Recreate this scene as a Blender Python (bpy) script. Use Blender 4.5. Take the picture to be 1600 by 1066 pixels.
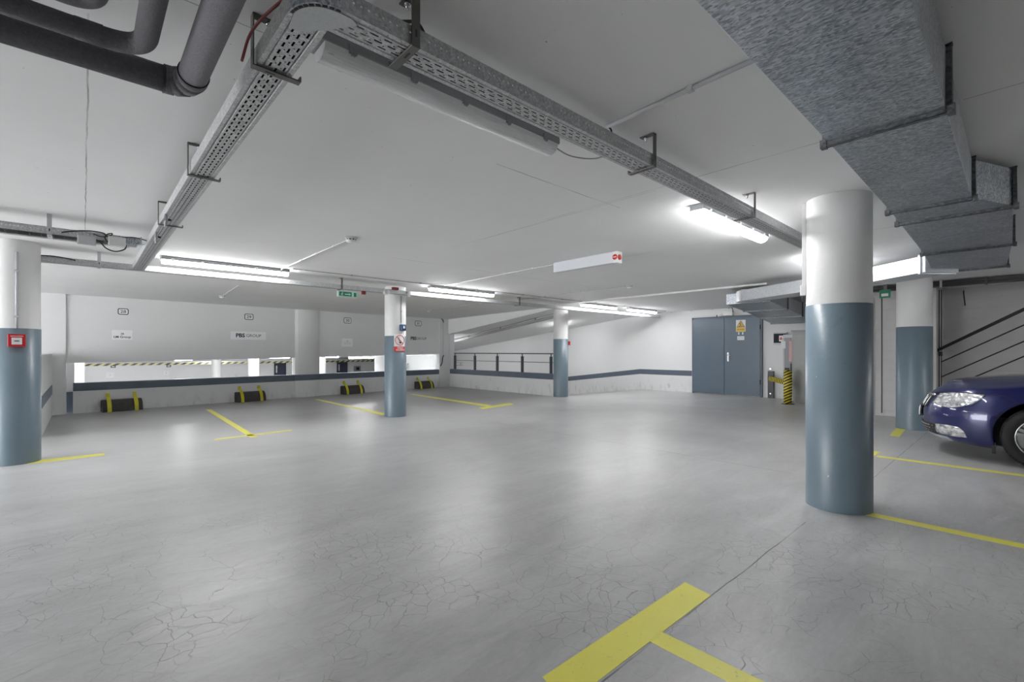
import bpy, bmesh, math, random
from math import sin, cos, radians, pi, sqrt, atan2
from mathutils import Vector, Matrix
from mathutils.bvhtree import BVHTree
from mathutils.geometry import delaunay_2d_cdt, intersect_point_line

for o in list(bpy.data.objects):
    bpy.data.objects.remove(o)
SC = bpy.context.scene
COL = SC.collection
random.seed(7)

# ------------------------------------------------------------ camera, world, exposure
EYE = 1.25; FPX = 732.0; YAW = radians(47.5); HORIZON = 549.0
cd = bpy.data.cameras.new('camera'); cam = bpy.data.objects.new('camera', cd); COL.objects.link(cam)
cam.location = (0, 0, EYE); cam.rotation_euler = (pi/2, 0, YAW - pi/2)
cd.sensor_width = 36; cd.lens = FPX/1600*36; cd.shift_y = (HORIZON-533)/1600; cd.clip_start = 0.02; cd.clip_end = 200
SC.camera = cam
w = bpy.data.worlds.new('world'); SC.world = w; w.use_nodes = True
w.node_tree.nodes['Background'].inputs[0].default_value = (0.9, 0.91, 0.92, 1)
w.node_tree.nodes['Background'].inputs[1].default_value = 2.3
SC.view_settings.view_transform = 'Standard'; SC.view_settings.look = 'None'
SC.view_settings.exposure = 2.55; SC.view_settings.gamma = 1
LAMP = 8.5          # radiance of a lit diffuser
CEIL = 2.48

# ------------------------------------------------------------ survey helpers (points of the place)
def ray(px, py):
    u = (px-800)/FPX; v = (HORIZON-py)/FPX
    return Vector((cos(YAW)+u*sin(YAW), sin(YAW)-u*cos(YAW), v))
def onZ(px, py, z):
    r = ray(px, py); k = (z-EYE)/r.z; return Vector((r.x*k, r.y*k, z))
def onY(px, py, y):
    r = ray(px, py); k = y/r.y; return Vector((r.x*k, y, EYE+r.z*k))
def onX(px, py, x):
    r = ray(px, py); k = x/r.x; return Vector((x, r.y*k, EYE+r.z*k))
WA, WB = 12.85, 0.10       # bay wall: y = WA + WB*x
def onW(px, py):
    r = ray(px, py); k = WA/(r.y-WB*r.x); return Vector((r.x*k, r.y*k, EYE+r.z*k))
def wy(x): return WA+WB*x

# ------------------------------------------------------------ materials
MATS = {}
def nodes_of(name):
    m = bpy.data.materials.new(name); m.use_nodes = True
    nt = m.node_tree; b = nt.nodes['Principled BSDF']
    MATS[name] = m
    return m, nt, b
def N(nt, t, **kw):
    n = nt.nodes.new(t)
    for k, v in kw.items():
        if k in ('inputs',):
            for i, x in v.items(): n.inputs[i].default_value = x
        else: setattr(n, k, v)
    return n
def L(nt, a, b): nt.links.new(a, b)
def M2(nt, op, a, b=None, c=None):
    n = nt.nodes.new('ShaderNodeMath'); n.operation = op
    for i, x in enumerate((a, b, c)):
        if x is None: continue
        if isinstance(x, (int, float)): n.inputs[i].default_value = x
        else: nt.links.new(x, n.inputs[i])
    return n.outputs[0]
def mixc(nt, fac, a, b):
    n = nt.nodes.new('ShaderNodeMix'); n.data_type = 'RGBA'
    if isinstance(fac, (int, float)): n.inputs[0].default_value = fac
    else: nt.links.new(fac, n.inputs[0])
    for i, x in ((6, a), (7, b)):
        if isinstance(x, tuple): n.inputs[i].default_value = x if len(x) == 4 else (*x, 1)
        else: nt.links.new(x, n.inputs[i])
    return n.outputs[2]
def noise(nt, vec, scale, detail=4, rough=0.55, dist=0.0):
    n = N(nt, 'ShaderNodeTexNoise', inputs={'Scale': scale, 'Detail': detail, 'Roughness': rough, 'Distortion': dist})
    L(nt, vec, n.inputs['Vector']); return n.outputs['Fac']
def ramp(nt, f, lo, hi, a=0.0, b=1.0):
    n = N(nt, 'ShaderNodeMapRange', inputs={'From Min': lo, 'From Max': hi, 'To Min': a, 'To Max': b}); n.clamp = True
    L(nt, f, n.inputs[0]); return n.outputs[0]
def pos(nt): return N(nt, 'ShaderNodeNewGeometry').outputs['Position']
def ocoord(nt): return N(nt, 'ShaderNodeTexCoord').outputs['Object']
def bump(nt, b, h, strength, dist=0.01):
    n = N(nt, 'ShaderNodeBump', inputs={'Strength': strength, 'Distance': dist}); L(nt, h, n.inputs['Height'])
    L(nt, n.outputs[0], b.inputs['Normal'])
def scaled(nt, v, s):
    n = N(nt, 'ShaderNodeMapping'); n.inputs['Scale'].default_value = s; L(nt, v, n.inputs[0]); return n.outputs[0]

def simple(name, col, rough=0.5, metal=0.0, var=0.06, scale=12, bstr=0.0, bscale=60, coat=0.0, spec=None):
    m, nt, b = nodes_of(name); v = ocoord(nt)
    f = noise(nt, v, scale)
    lo = tuple(max(0, c*(1-var*2)) for c in col); hi = tuple(min(1, c*(1+var*2)) for c in col)
    L(nt, mixc(nt, f, lo, hi), b.inputs['Base Color'])
    b.inputs['Roughness'].default_value = rough; b.inputs['Metallic'].default_value = metal
    if coat: b.inputs['Coat Weight'].default_value = coat; b.inputs['Coat Roughness'].default_value = 0.03
    if spec is not None: b.inputs['Specular IOR Level'].default_value = spec
    if bstr: bump(nt, b, noise(nt, v, bscale), bstr)
    return m
def emit(name, col, s):
    m, nt, b = nodes_of(name)
    b.inputs['Base Color'].default_value = (*col, 1); b.inputs['Emission Color'].default_value = (*col, 1)
    b.inputs['Emission Strength'].default_value = s
    return m

def seams(nt, v, base, lines, dark, width=0.003):
    """thin joints of the formwork: lines = [('x'|'y', c, lo, hi)]"""
    s = N(nt, 'ShaderNodeSeparateXYZ'); L(nt, v, s.inputs[0])
    ax = {'x': s.outputs[0], 'y': s.outputs[1]}
    tot = None; wob = ramp(nt, noise(nt, v, 3.0, 3), 0.3, 0.7, -0.004, 0.004)
    for a, c, lo, hi in lines:
        d = M2(nt, 'LESS_THAN', M2(nt, 'ABSOLUTE', M2(nt, 'ADD', M2(nt, 'SUBTRACT', ax[a], c), wob)), width)
        o = ax['y' if a == 'x' else 'x']
        d = M2(nt, 'MULTIPLY', d, M2(nt, 'MULTIPLY', M2(nt, 'GREATER_THAN', o, lo), M2(nt, 'LESS_THAN', o, hi)))
        tot = d if tot is None else M2(nt, 'MAXIMUM', tot, d)
    tot = M2(nt, 'MULTIPLY', tot, ramp(nt, noise(nt, v, 2.2, 5), 0.35, 0.6, 0.15, 0.8))
    return mixc(nt, tot, base, dark), tot

def mat_ceiling():
    m, nt, b = nodes_of('painted_ceiling'); v = pos(nt)
    base = mixc(nt, noise(nt, v, 1.1, 6, 0.6), (0.78, 0.78, 0.78), (0.88, 0.88, 0.88))
    spk = M2(nt, 'LESS_THAN', noise(nt, v, 38, 2), 0.215)
    base = mixc(nt, spk, base, (0.2, 0.2, 0.2))
    lines = [('y', 1.98, -2, .62), ('x', onZ(136, 200, CEIL).x, 2.3, 6.4), ('x', onZ(1540, 146, CEIL).x, -3, .2), ('x', onZ(870, 341, CEIL).x, 1.9, 4.6),
             ('x', 5.9, -2, 1.3), ('x', onZ(1200, 245, CEIL).x, .8, 3), ('y', onZ(870, 290, CEIL).y, 2.0, 3.4), ('x', 5.2, 2.4, 7.3), ('y', 5.6, 3, 8.6)]
    c, f = seams(nt, v, base, lines, (0.22, 0.215, 0.21), 0.0035)
    L(nt, c, b.inputs['Base Color']); b.inputs['Roughness'].default_value = 0.75
    h = M2(nt, 'ADD', noise(nt, v, 5, 6, 0.6), M2(nt, 'MULTIPLY', f, -0.8)); bump(nt, b, h, 0.25, 0.01)
    return m
def mat_floor():
    m, nt, b = nodes_of('polished_concrete_floor'); v = pos(nt)
    n1 = noise(nt, v, 0.45, 5, 0.6, 0.6); n2 = noise(nt, scaled(nt, v, (1.2, 4, 1)), 1.1, 7, 0.68, 1.0); n3 = noise(nt, scaled(nt, v, (1, 2.2, 1)), 16, 8, 0.8)
    mix = M2(nt, 'ADD', M2(nt, 'MULTIPLY', n1, .35), M2(nt, 'ADD', M2(nt, 'MULTIPLY', n2, .38), M2(nt, 'MULTIPLY', n3, .27)))
    base = mixc(nt, ramp(nt, mix, .36, .64), (0.34, 0.338, 0.340), (0.58, 0.58, 0.578))
    # darker mottled tone in the parking bays at the back wall
    s = N(nt, 'ShaderNodeSeparateXYZ'); L(nt, v, s.inputs[0])
    bay = M2(nt, 'MULTIPLY', ramp(nt, M2(nt, 'ADD', s.outputs[1], M2(nt, 'MULTIPLY', n2, 1.6)), 8.6, 10.2), ramp(nt, n1, .3, .6, .25, .65))
    base = mixc(nt, bay, base, (0.17, 0.167, 0.165))
    # hairline cracks
    wv = N(nt, 'ShaderNodeTexNoise', inputs={'Scale': 2.5, 'Detail': 4}); L(nt, v, wv.inputs['Vector'])
    add = N(nt, 'ShaderNodeVectorMath', operation='MULTIPLY_ADD'); L(nt, wv.outputs['Color'], add.inputs[0]); add.inputs[1].default_value = (.35, .35, 0); L(nt, v, add.inputs[2])
    tot = None
    for sc, wd, mk, lo, hi in ((4.2, .010, .9, .42, .50), (11.0, .035, 1.1, .48, .56)):
        vo = N(nt, 'ShaderNodeTexVoronoi', feature='DISTANCE_TO_EDGE', inputs={'Scale': sc, 'Randomness': 1.0}); vo.voronoi_dimensions = '2D'
        L(nt, add.outputs[0], vo.inputs['Vector'])
        c = M2(nt, 'MULTIPLY', ramp(nt, vo.outputs['Distance'], 0, wd, 1, 0), ramp(nt, noise(nt, v, mk, 4, .6), lo, hi))
        tot = c if tot is None else M2(nt, 'MAXIMUM', tot, c)
    near = ramp(nt, M2(nt, 'ADD', s.outputs[0], s.outputs[1]), 4.2, 6.5, 1, 0.0)
    tot = M2(nt, 'MULTIPLY', tot, near)
    base = mixc(nt, M2(nt, 'MULTIPLY', tot, .6), base, (0.09, 0.085, 0.08))
    lines = [('y', 1.075, -3, 3.9), ('x', 5.35, 1.6, 7), ('y', 7.35, -4, -.7), ('y', 1.0, 4.6, 11)]
    c, f = seams(nt, v, base, lines, (0.05, 0.05, 0.05), 0.004)
    spk = M2(nt, 'LESS_THAN', noise(nt, v, 9, 2), 0.17); c = mixc(nt, spk, c, (0.06, 0.06, 0.06))
    L(nt, c, b.inputs['Base Color'])
    L(nt, ramp(nt, M2(nt, 'ADD', M2(nt, 'MULTIPLY', n2, .7), M2(nt, 'MULTIPLY', n3, .3)), .3, .7, .26, .44), b.inputs['Roughness'])
    b.inputs['Specular IOR Level'].default_value = 0.6
    h = M2(nt, 'SUBTRACT', M2(nt, 'MULTIPLY', n3, .25), M2(nt, 'ADD', tot, f)); bump(nt, b, h, 0.25, 0.004)
    return m
def mat_wall(name, a, bb, grime=(0.35, 0.33, 0.31), bs=0.3, low=0.12, board=False):
    m, nt, b = nodes_of(name); v = pos(nt)
    base = mixc(nt, noise(nt, v, 0.9, 6, .6), a, bb)
    s = N(nt, 'ShaderNodeSeparateXYZ'); L(nt, v, s.inputs[0])
    g = M2(nt, 'MULTIPLY', ramp(nt, s.outputs[2], 0.0, low*3, 1, 0), ramp(nt, noise(nt, scaled(nt, v, (6, 6, 2)), 1.2, 6, .7), .50, .70, 0, .5))
    base = mixc(nt, g, base, grime)
    sc = M2(nt, 'MULTIPLY', ramp(nt, noise(nt, scaled(nt, v, (3, 3, 2.2)), 1, 6, .65), .62, .70), ramp(nt, s.outputs[2], .2, .6, .4, .0))
    base = mixc(nt, sc, base, (0.2, 0.19, 0.19))
    h = noise(nt, v, 9, 6, .6)
    if board:
        wv = N(nt, 'ShaderNodeTexWave', inputs={'Scale': 1.6, 'Distortion': .6, 'Detail': 3}); wv.bands_direction = 'Z'; L(nt, v, wv.inputs[0])
        h = M2(nt, 'ADD', h, M2(nt, 'MULTIPLY', ramp(nt, wv.outputs['Fac'], .9, 1.0), -.5))
    L(nt, base, b.inputs['Base Color']); b.inputs['Roughness'].default_value = .7
    bump(nt, b, h, bs, .01)
    return m
def mat_column():
    """white concrete, blue-grey gloss paint up to 1.6 m, chipped"""
    m, nt, b = nodes_of('column_paint_blue'); v = ocoord(nt)
    base = mixc(nt, noise(nt, v, 3, 5), (0.135, 0.185, 0.225), (0.17, 0.225, 0.27))
    chip = ramp(nt, noise(nt, scaled(nt, v, (1, 1, .7)), 16, 3, .6), .735, .75)
    base = mixc(nt, chip, base, (.7, .7, .7))
    sm = ramp(nt, noise(nt, v, 5, 6, .7), .6, .75, 0, .35); base = mixc(nt, sm, base, (.08, .10, .12))
    L(nt, base, b.inputs['Base Color']); b.inputs['Roughness'].default_value = .33
    bump(nt, b, M2(nt, 'ADD', noise(nt, v, 22, 4, .6), M2(nt, 'MULTIPLY', chip, .6)), .3, .006)
    return m
def mat_galv(name='galvanised_sheet', scale=105, lo=(0.20, 0.22, 0.25), hi=(0.64, 0.67, 0.71), rough=.38, metal=.85):
    m, nt, b = nodes_of(name); v = ocoord(nt)
    vo = N(nt, 'ShaderNodeTexVoronoi', inputs={'Scale': scale, 'Randomness': 1.0}); L(nt, scaled(nt, v, (1.6, .7, 1)), vo.inputs['Vector'])
    g = N(nt, 'ShaderNodeRGBToBW'); L(nt, vo.outputs['Color'], g.inputs[0])
    f = M2(nt, 'ADD', M2(nt, 'MULTIPLY', g.outputs[0], .6), M2(nt, 'MULTIPLY', noise(nt, v, 3, 6, .7), .4))
    L(nt, mixc(nt, ramp(nt, f, .25, .75), lo, hi), b.inputs['Base Color'])
    b.inputs['Metallic'].default_value = metal
    L(nt, ramp(nt, g.outputs[0], 0, 1, rough-.08, rough+.12), b.inputs['Roughness'])
    bump(nt, b, noise(nt, v, 2.5, 3), .25, .02)
    return m
def mat_tray():
    """galvanised tray with punched slots in its base and round holes in its sides (local x = run)"""
    m, nt, b = nodes_of('perforated_tray_steel'); v = ocoord(nt)
    s = N(nt, 'ShaderNodeSeparateXYZ'); L(nt, v, s.inputs[0]); X_, Y_, Z_ = s.outputs; Y_ = M2(nt, 'ABSOLUTE', Y_)
    vo = N(nt, 'ShaderNodeTexVoronoi', inputs={'Scale': 140}); L(nt, v, vo.inputs['Vector'])
    g = N(nt, 'ShaderNodeRGBToBW'); L(nt, vo.outputs['Color'], g.inputs[0])
    L(nt, mixc(nt, M2(nt, 'MULTIPLY', g.outputs[0], noise(nt, v, 20, 5, .7)), (0.36, 0.37, 0.38), (0.92, 0.93, 0.94)), b.inputs['Base Color'])
    b.inputs['Metallic'].default_value = .55; b.inputs['Roughness'].default_value = .42
    def row(yc, hw, pitch, off, duty):
        a = M2(nt, 'LESS_THAN', M2(nt, 'ABSOLUTE', M2(nt, 'SUBTRACT', Y_, yc)), hw)
        fr = M2(nt, 'FRACT', M2(nt, 'ADD', M2(nt, 'DIVIDE', X_, pitch), off))
        return M2(nt, 'MULTIPLY', a, M2(nt, 'LESS_THAN', M2(nt, 'ABSOLUTE', M2(nt, 'SUBTRACT', fr, .5)), duty/2))
    tot = None
    for yc, hw, off, duty in ((.038, .0036, 0, .60), (.050, .0028, .45, .13), (.062, .0036, .5, .60), (.074, .0028, .0, .13), (.086, .0036, .0, .60), (.012, .0025, .3, .10)):
        r = row(yc, hw, .05, off, duty); tot = r if tot is None else M2(nt, 'MAXIMUM', tot, r)
    base_only = M2(nt, 'MULTIPLY', tot, M2(nt, 'LESS_THAN', Z_, .008))
    hx = M2(nt, 'SUBTRACT', M2(nt, 'FRACT', M2(nt, 'DIVIDE', X_, .025)), .5); hx = M2(nt, 'MULTIPLY', hx, .025)
    hz = M2(nt, 'SUBTRACT', Z_, .04)
    rr = M2(nt, 'ADD', M2(nt, 'MULTIPLY', hx, hx), M2(nt, 'MULTIPLY', hz, hz))
    side = M2(nt, 'LESS_THAN', rr, .0036**2)
    hole = M2(nt, 'MAXIMUM', base_only, side)
    tr = N(nt, 'ShaderNodeBsdfTransparent'); mx = N(nt, 'ShaderNodeMixShader')
    L(nt, hole, mx.inputs[0]); L(nt, b.outputs[0], mx.inputs[1]); L(nt, tr.outputs[0], mx.inputs[2])
    L(nt, mx.outputs[0], nt.nodes['Material Output'].inputs[0])
    return m
def mat_hazard(name, axis, period, slope=1.0, dark=(0.015, 0.015, 0.015), yel=(0.72, 0.58, 0.03)):
    m, nt, b = nodes_of(name); v = ocoord(nt)
    s = N(nt, 'ShaderNodeSeparateXYZ'); L(nt, v, s.inputs[0])
    t = M2(nt, 'ADD', s.outputs[axis], M2(nt, 'MULTIPLY', s.outputs[2], slope))
    k = M2(nt, 'LESS_THAN', M2(nt, 'FRACT', M2(nt, 'DIVIDE', t, period)), .5)
    L(nt, mixc(nt, k, yel, dark), b.inputs['Base Color']); b.inputs['Roughness'].default_value = .5
    return m
def mat_yellow():
    m, nt, b = nodes_of('yellow_floor_paint'); v = pos(nt)
    wear = ramp(nt, noise(nt, v, 30, 7, .75), .6, .72, 0, .7)
    c = mixc(nt, noise(nt, v, 4, 5), (0.80, 0.75, 0.10), (0.90, 0.85, 0.14)); c = mixc(nt, wear, c, (0.30, 0.29, 0.22))
    L(nt, c, b.inputs['Base Color']); b.inputs['Roughness'].default_value = .45
    bump(nt, b, noise(nt, v, 80, 3), .15, .002)
    return m
def mat_ribbed():
    m, nt, b = nodes_of('ribbed_black_rubber'); v = ocoord(nt)
    s = N(nt, 'ShaderNodeSeparateXYZ'); L(nt, v, s.inputs[0])
    r = M2(nt, 'ABSOLUTE', M2(nt, 'SUBTRACT', M2(nt, 'FRACT', M2(nt, 'DIVIDE', s.outputs[0], .028)), .5))
    L(nt, mixc(nt, noise(nt, v, 12, 5), (.028, .027, .027), (.07, .065, .062)), b.inputs['Base Color'])
    b.inputs['Roughness'].default_value = .65; bump(nt, b, r, 1.0, .01)
    return m

CEILM = mat_ceiling(); FLOORM = mat_floor(); TRAYM = mat_tray(); COLB = mat_column(); YEL = mat_yellow(); RUB = mat_ribbed()
WALLW = mat_wall('white_painted_wall', (0.68, 0.685, 0.69), (0.78, 0.785, 0.785))
WALLG = mat_wall('grey_board_marked_concrete', (0.50, 0.49, 0.485), (0.64, 0.635, 0.63), bs=.6, board=True)
COLW = simple('column_white_paint', (0.68, 0.68, 0.675), .55, var=.03, scale=4, bstr=.2, bscale=20)
STRIPE = simple('stripe_blue_grey_paint', (0.10, 0.125, 0.165), .45, var=.08, scale=6)
DOORM = simple('door_blue_grey_enamel', (0.105, 0.145, 0.19), .35, var=.05, scale=3)
GALV = mat_galv(); GALVF = mat_galv('galvanised_flange', 90, (.09, .095, .10), (.22, .23, .245), .45)
GALVB = mat_galv('bright_galvanised_sheet', 70, (.55, .57, .59), (.70, .72, .75), .45, .6)
BRK = simple('bracket_steel', (0.16, 0.155, 0.15), .45, .7)
BLK = simple('black_plastic', (0.018, 0.018, 0.019), .5)
CABLE = simple('black_cable', (0.015, 0.015, 0.016), .55)
CABG = simple('grey_cable', (0.35, 0.35, 0.36), .5)
WPL = simple('white_plastic', (0.78, 0.78, 0.77), .4, var=.02)
LGP = simple('light_grey_plastic', (0.52, 0.53, 0.55), .4, var=.03)
GPL = simple('grey_luminaire_housing', (0.30, 0.31, 0.32), .45, var=.04)
LAGG = simple('grey_pipe_lagging', (0.14, 0.135, 0.15), .85, var=.16, scale=90, bstr=.5, bscale=160)
REDP = simple('red_plastic', (0.5, 0.012, 0.02), .35)
DRED = simple('dark_red_plastic', (0.22, 0.02, 0.02), .5)
GRN = simple('green_sign_film', (0.0, 0.22, 0.12), .4)
NAVY = simple('navy_lettering', (0.012, 0.016, 0.05), .5)
PAPER = simple('white_paper', (0.80, 0.80, 0.81), .6, var=.02)
YSIGN = simple('yellow_sign_film', (0.75, 0.48, 0.03), .45)
REDS = simple('red_sign_film', (0.62, 0.05, 0.035), .45)
YPOW = simple('yellow_powder_coat', (0.60, 0.56, 0.02), .4)
CAB1 = simple('grey_cabinet_enamel', (0.33, 0.34, 0.33), .4, var=.03)
CAB2 = simple('violet_grey_cabinet_door', (0.27, 0.265, 0.29), .4, var=.03)
CHROME = simple('satin_steel', (0.7, 0.7, 0.7), .25, 1.0, var=.02)
RAILM = simple('dark_blue_rail_paint', (0.045, 0.055, 0.07), .4)
RAILB = simple('black_rail_paint', (0.02, 0.021, 0.026), .35)
PIPEG = simple('dark_grey_channel', (0.07, 0.07, 0.075), .5)
BLUEB = simple('blue_sounder_plastic', (0.02, 0.07, 0.17), .4)
LIT = emit('lit_lamp_diffuser', (1.0, 1.0, 1.0), LAMP)
def mat_clear():
    m, nt, b = nodes_of('unlit_clear_diffuser'); v = ocoord(nt)
    b.inputs['Base Color'].default_value = (.95, .97, .98, 1); b.inputs['Roughness'].default_value = .25
    b.inputs['Transmission Weight'].default_value = .15; b.inputs['IOR'].default_value = 1.3
    wv = N(nt, 'ShaderNodeTexWave', inputs={'Scale': 30.0, 'Distortion': 0.0}); wv.bands_direction = 'Y'; L(nt, v, wv.inputs[0])
    bump(nt, b, wv.outputs['Fac'], .3, .003)
    return m
CLEAR = mat_clear()

# ------------------------------------------------------------ mesh building
class MB:
    def __init__(s): s.v = []; s.f = []; s.sm = []
    def add(s, vs, fs, smooth=False):
        o = len(s.v); s.v += [tuple(p) for p in vs]; s.f += [tuple(i+o for i in f) for f in fs]; s.sm += [smooth]*len(fs); return s
    def box(s, x0, y0, z0, x1, y1, z1):
        x0, x1 = sorted((x0, x1)); y0, y1 = sorted((y0, y1)); z0, z1 = sorted((z0, z1))
        return s.hexa([(x0, y0, z0), (x1, y0, z0), (x1, y1, z0), (x0, y1, z0)], [(x0, y0, z1), (x1, y0, z1), (x1, y1, z1), (x0, y1, z1)])
    def hexa(s, a, b):
        n = len(a)
        return s.add(list(a)+list(b), [tuple(range(n-1, -1, -1)), tuple(range(n, 2*n))]+[(i, (i+1) % n, n+(i+1) % n, n+i) for i in range(n)])
    def cyl(s, p0, p1, r, n=16, r1=None, caps=True, smooth=True):
        p0 = Vector(p0); p1 = Vector(p1); d = (p1-p0).normalized(); r1 = r if r1 is None else r1
        a = d.orthogonal().normalized(); b = d.cross(a)
        vs = [p0+(a*cos(2*pi*i/n)+b*sin(2*pi*i/n))*r for i in range(n)]+[p1+(a*cos(2*pi*i/n)+b*sin(2*pi*i/n))*r1 for i in range(n)]
        s.add(vs, [(i, (i+1) % n, n+(i+1) % n, n+i) for i in range(n)], smooth)
        if caps: s.add(vs, [tuple(range(n-1, -1, -1)), tuple(range(n, 2*n))])
        return s
    def tube(s, pts, r, n=10, caps=True):
        pts = [Vector(p) for p in pts]; m = len(pts); vs = []; ref = None
        for i, p in enumerate(pts):
            t = (pts[min(i+1, m-1)]-pts[max(i-1, 0)]).normalized()
            if ref is None: ref = t.orthogonal().normalized()
            a = (ref-t*ref.dot(t)).normalized(); ref = a; b = t.cross(a)
            vs += [p+(a*cos(2*pi*k/n)+b*sin(2*pi*k/n))*r for k in range(n)]
        fs = [(i*n+k, i*n+(k+1) % n, (i+1)*n+(k+1) % n, (i+1)*n+k) for i in range(m-1) for k in range(n)]
        s.add(vs, fs, True)
        if caps: s.add(vs[:n], [tuple(range(n-1, -1, -1))]); s.add(vs[-n:], [tuple(range(n))])
        return s
    def lathe(s, prof, n=32, c=(0, 0), axis='z', smooth=True):
        vs = []
        for k in range(n):
            a = 2*pi*k/n
            for r, h in prof:
                if axis == 'z': vs.append((c[0]+r*cos(a), c[1]+r*sin(a), h))
                elif axis == 'x': vs.append((h, c[0]+r*cos(a), c[1]+r*sin(a)))
                else: vs.append((c[0]+r*cos(a), h, c[1]+r*sin(a)))
        m = len(prof)
        return s.add(vs, [(k*m+i, ((k+1) % n)*m+i, ((k+1) % n)*m+i+1, k*m+i+1) for k in range(n) for i in range(m-1)], smooth)
    def prism(s, poly, axis, a, b, smooth=False):
        """poly in the two other axes, extruded along axis from a to b"""
        def P(p, t): return {'x': (t, p[0], p[1]), 'y': (p[0], t, p[1]), 'z': (p[0], p[1], t)}[axis]
        return s.hexa([P(p, a) for p in poly], [P(p, b) for p in poly])
    def sweep(s, prof, path, close=False, smooth=False):
        """open profile (side, up) swept along a level path"""
        path = [Vector(p) for p in path]; m = len(prof); vs = []
        for i, p in enumerate(path):
            t = (path[min(i+1, len(path)-1)]-path[max(i-1, 0)]); t.z = 0; t.normalize(); nn = Vector((-t.y, t.x, 0))
            vs += [p+nn*a+Vector((0, 0, b)) for a, b in prof]
        q = m if close else m-1
        return s.add(vs, [(i*m+k, (i+1)*m+k, (i+1)*m+(k+1) % m, i*m+(k+1) % m) for i in range(len(path)-1) for k in range(q)], smooth)
    def build(s, name, mat, parent=None, bevel=0, seg=2, solid=0):
        me = bpy.data.meshes.new(name); me.from_pydata(s.v, [], s.f); me.update()
        me.polygons.foreach_set('use_smooth', s.sm)
        bm = bmesh.new(); bm.from_mesh(me); bmesh.ops.remove_doubles(bm, verts=bm.verts, dist=1e-5)
        bmesh.ops.recalc_face_normals(bm, faces=bm.faces); bm.to_mesh(me); bm.free()
        me.materials.append(mat)
        o = bpy.data.objects.new(name, me); COL.objects.link(o)
        if parent is not None: o.parent = parent
        if solid: md = o.modifiers.new('s', 'SOLIDIFY'); md.thickness = solid; md.offset = 0
        if bevel: md = o.modifiers.new('b', 'BEVEL'); md.width = bevel; md.segments = seg; md.limit_method = 'ANGLE'
        return o
def tag(o, label=None, cat=None, group=None, kind=None):
    if label: o['label'] = label
    if cat: o['category'] = cat
    if group: o['group'] = group
    if kind: o['kind'] = kind
    return o
def thing(name, label, cat, loc=(0, 0, 0), rz=0, group=None):
    o = bpy.data.objects.new(name, None); o.empty_display_size = .1; COL.objects.link(o)
    o.location = loc; o.rotation_euler = (0, 0, rz); return tag(o, label, cat, group)
def struct(name, mb, mat, parent=None, **k):
    o = mb.build(name, mat, parent, **k)
    if parent is None: o['kind'] = 'structure'
    return o
def copy_tree(o, parent=None):
    c = o.copy(); COL.objects.link(c); c.parent = parent
    for ch in list(o.children): copy_tree(ch, c)
    return c
def text(name, body, size, mat, parent, loc, rot, bold=0.0, squash=1.0, align='CENTER'):
    cu = bpy.data.curves.new(name, 'FONT'); cu.body = body; cu.size = size; cu.extrude = .0006; cu.offset = bold*size
    cu.align_x = align; cu.align_y = 'CENTER'; cu.resolution_u = 3
    t = bpy.data.objects.new(name, cu); COL.objects.link(t)
    me = bpy.data.meshes.new_from_object(t); bpy.data.objects.remove(t)
    me.materials.append(mat)
    o = bpy.data.objects.new(name, me); COL.objects.link(o); o.parent = parent
    o.location = loc; o.rotation_euler = rot; o.scale = (squash, 1, 1); return o
def arc(c, r, a0, a1, n, z):
    return [(c[0]+r*cos(radians(a0+(a1-a0)*i/n)), c[1]+r*sin(radians(a0+(a1-a0)*i/n)), z) for i in range(n+1)]

# ============================================================ THE SETTING
# floor of this level, ramp and lower level
struct('floor', MB().box(-7, -6, -.25, 13.6, 8.4, 0).hexa([(-7, 8.4, -.25), (9.62, 8.4, -.25), (9.62, wy(9.62)+.2, -.25), (-7, wy(-7)+.2, -.25)], [(-7, 8.4, 0), (9.62, 8.4, 0), (9.62, wy(9.62)+.2, 0), (-7, wy(-7)+.2, 0)]), FLOORM)
struct('floor_ramp', MB().hexa([(9.8, 8.4, -.2), (13.6, 8.4, -.2), (13.6, 19.5, -1.55), (9.8, 19.5, -1.55)], [(9.8, 8.4, 0), (13.6, 8.4, 0), (13.6, 19.5, -1.35), (9.8, 19.5, -1.35)]), FLOORM)
struct('floor_lower', MB().hexa([(-8, 12.6, -1.6), (9.8, wy(9.8)+.2, -1.6), (9.8, 23, -1.6), (-8, 23, -1.6)], [(-8, 12.6, -1.35), (9.8, wy(9.8)+.2, -1.35), (9.8, 23, -1.35), (-8, 23, -1.35)]).box(9.8, 19.5, -1.6, 13.6, 23, -1.35), FLOORM)
# ceiling: level slab, dips slightly over the bays, slopes down over the ramp
struct('ceiling', MB().box(-7, -6, CEIL, 13.8, 8.2, CEIL+.25), CEILM)
c = MB()
c.hexa([(-7, 8.2, CEIL), (9.6, 8.2, CEIL), (9.6, wy(9.6)+.1, 2.38), (-7, wy(-7)+.1, 2.38)], [(-7, 8.2, CEIL+.25), (9.6, 8.2, CEIL+.25), (9.6, wy(9.6)+.1, CEIL+.25), (-7, wy(-7)+.1, CEIL+.25)])
struct('ceiling_bays', c, CEILM)
struct('ceiling_ramp', MB().hexa([(9.6, 8.2, CEIL), (13.8, 8.2, CEIL), (13.8, 20.5, 1.10), (9.6, 20.5, 1.10)], [(9.6, 8.2, CEIL+.25), (13.8, 8.2, CEIL+.25), (13.8, 20.5, 1.35), (9.6, 20.5, 1.35)]), CEILM)
struct('ceiling_lower', MB().hexa([(-8, wy(-8)+.3, 1.10), (9.6, wy(9.6)+.3, 1.10), (9.6, 23, 1.10), (-8, 23, 1.10)], [(-8, wy(-8)+.3, 1.3), (9.6, wy(9.6)+.3, 1.3), (9.6, 23, 1.3), (-8, 23, 1.3)]).box(9.6, 20.5, 1.1, 13.8, 23, 1.3), CEILM)
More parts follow.
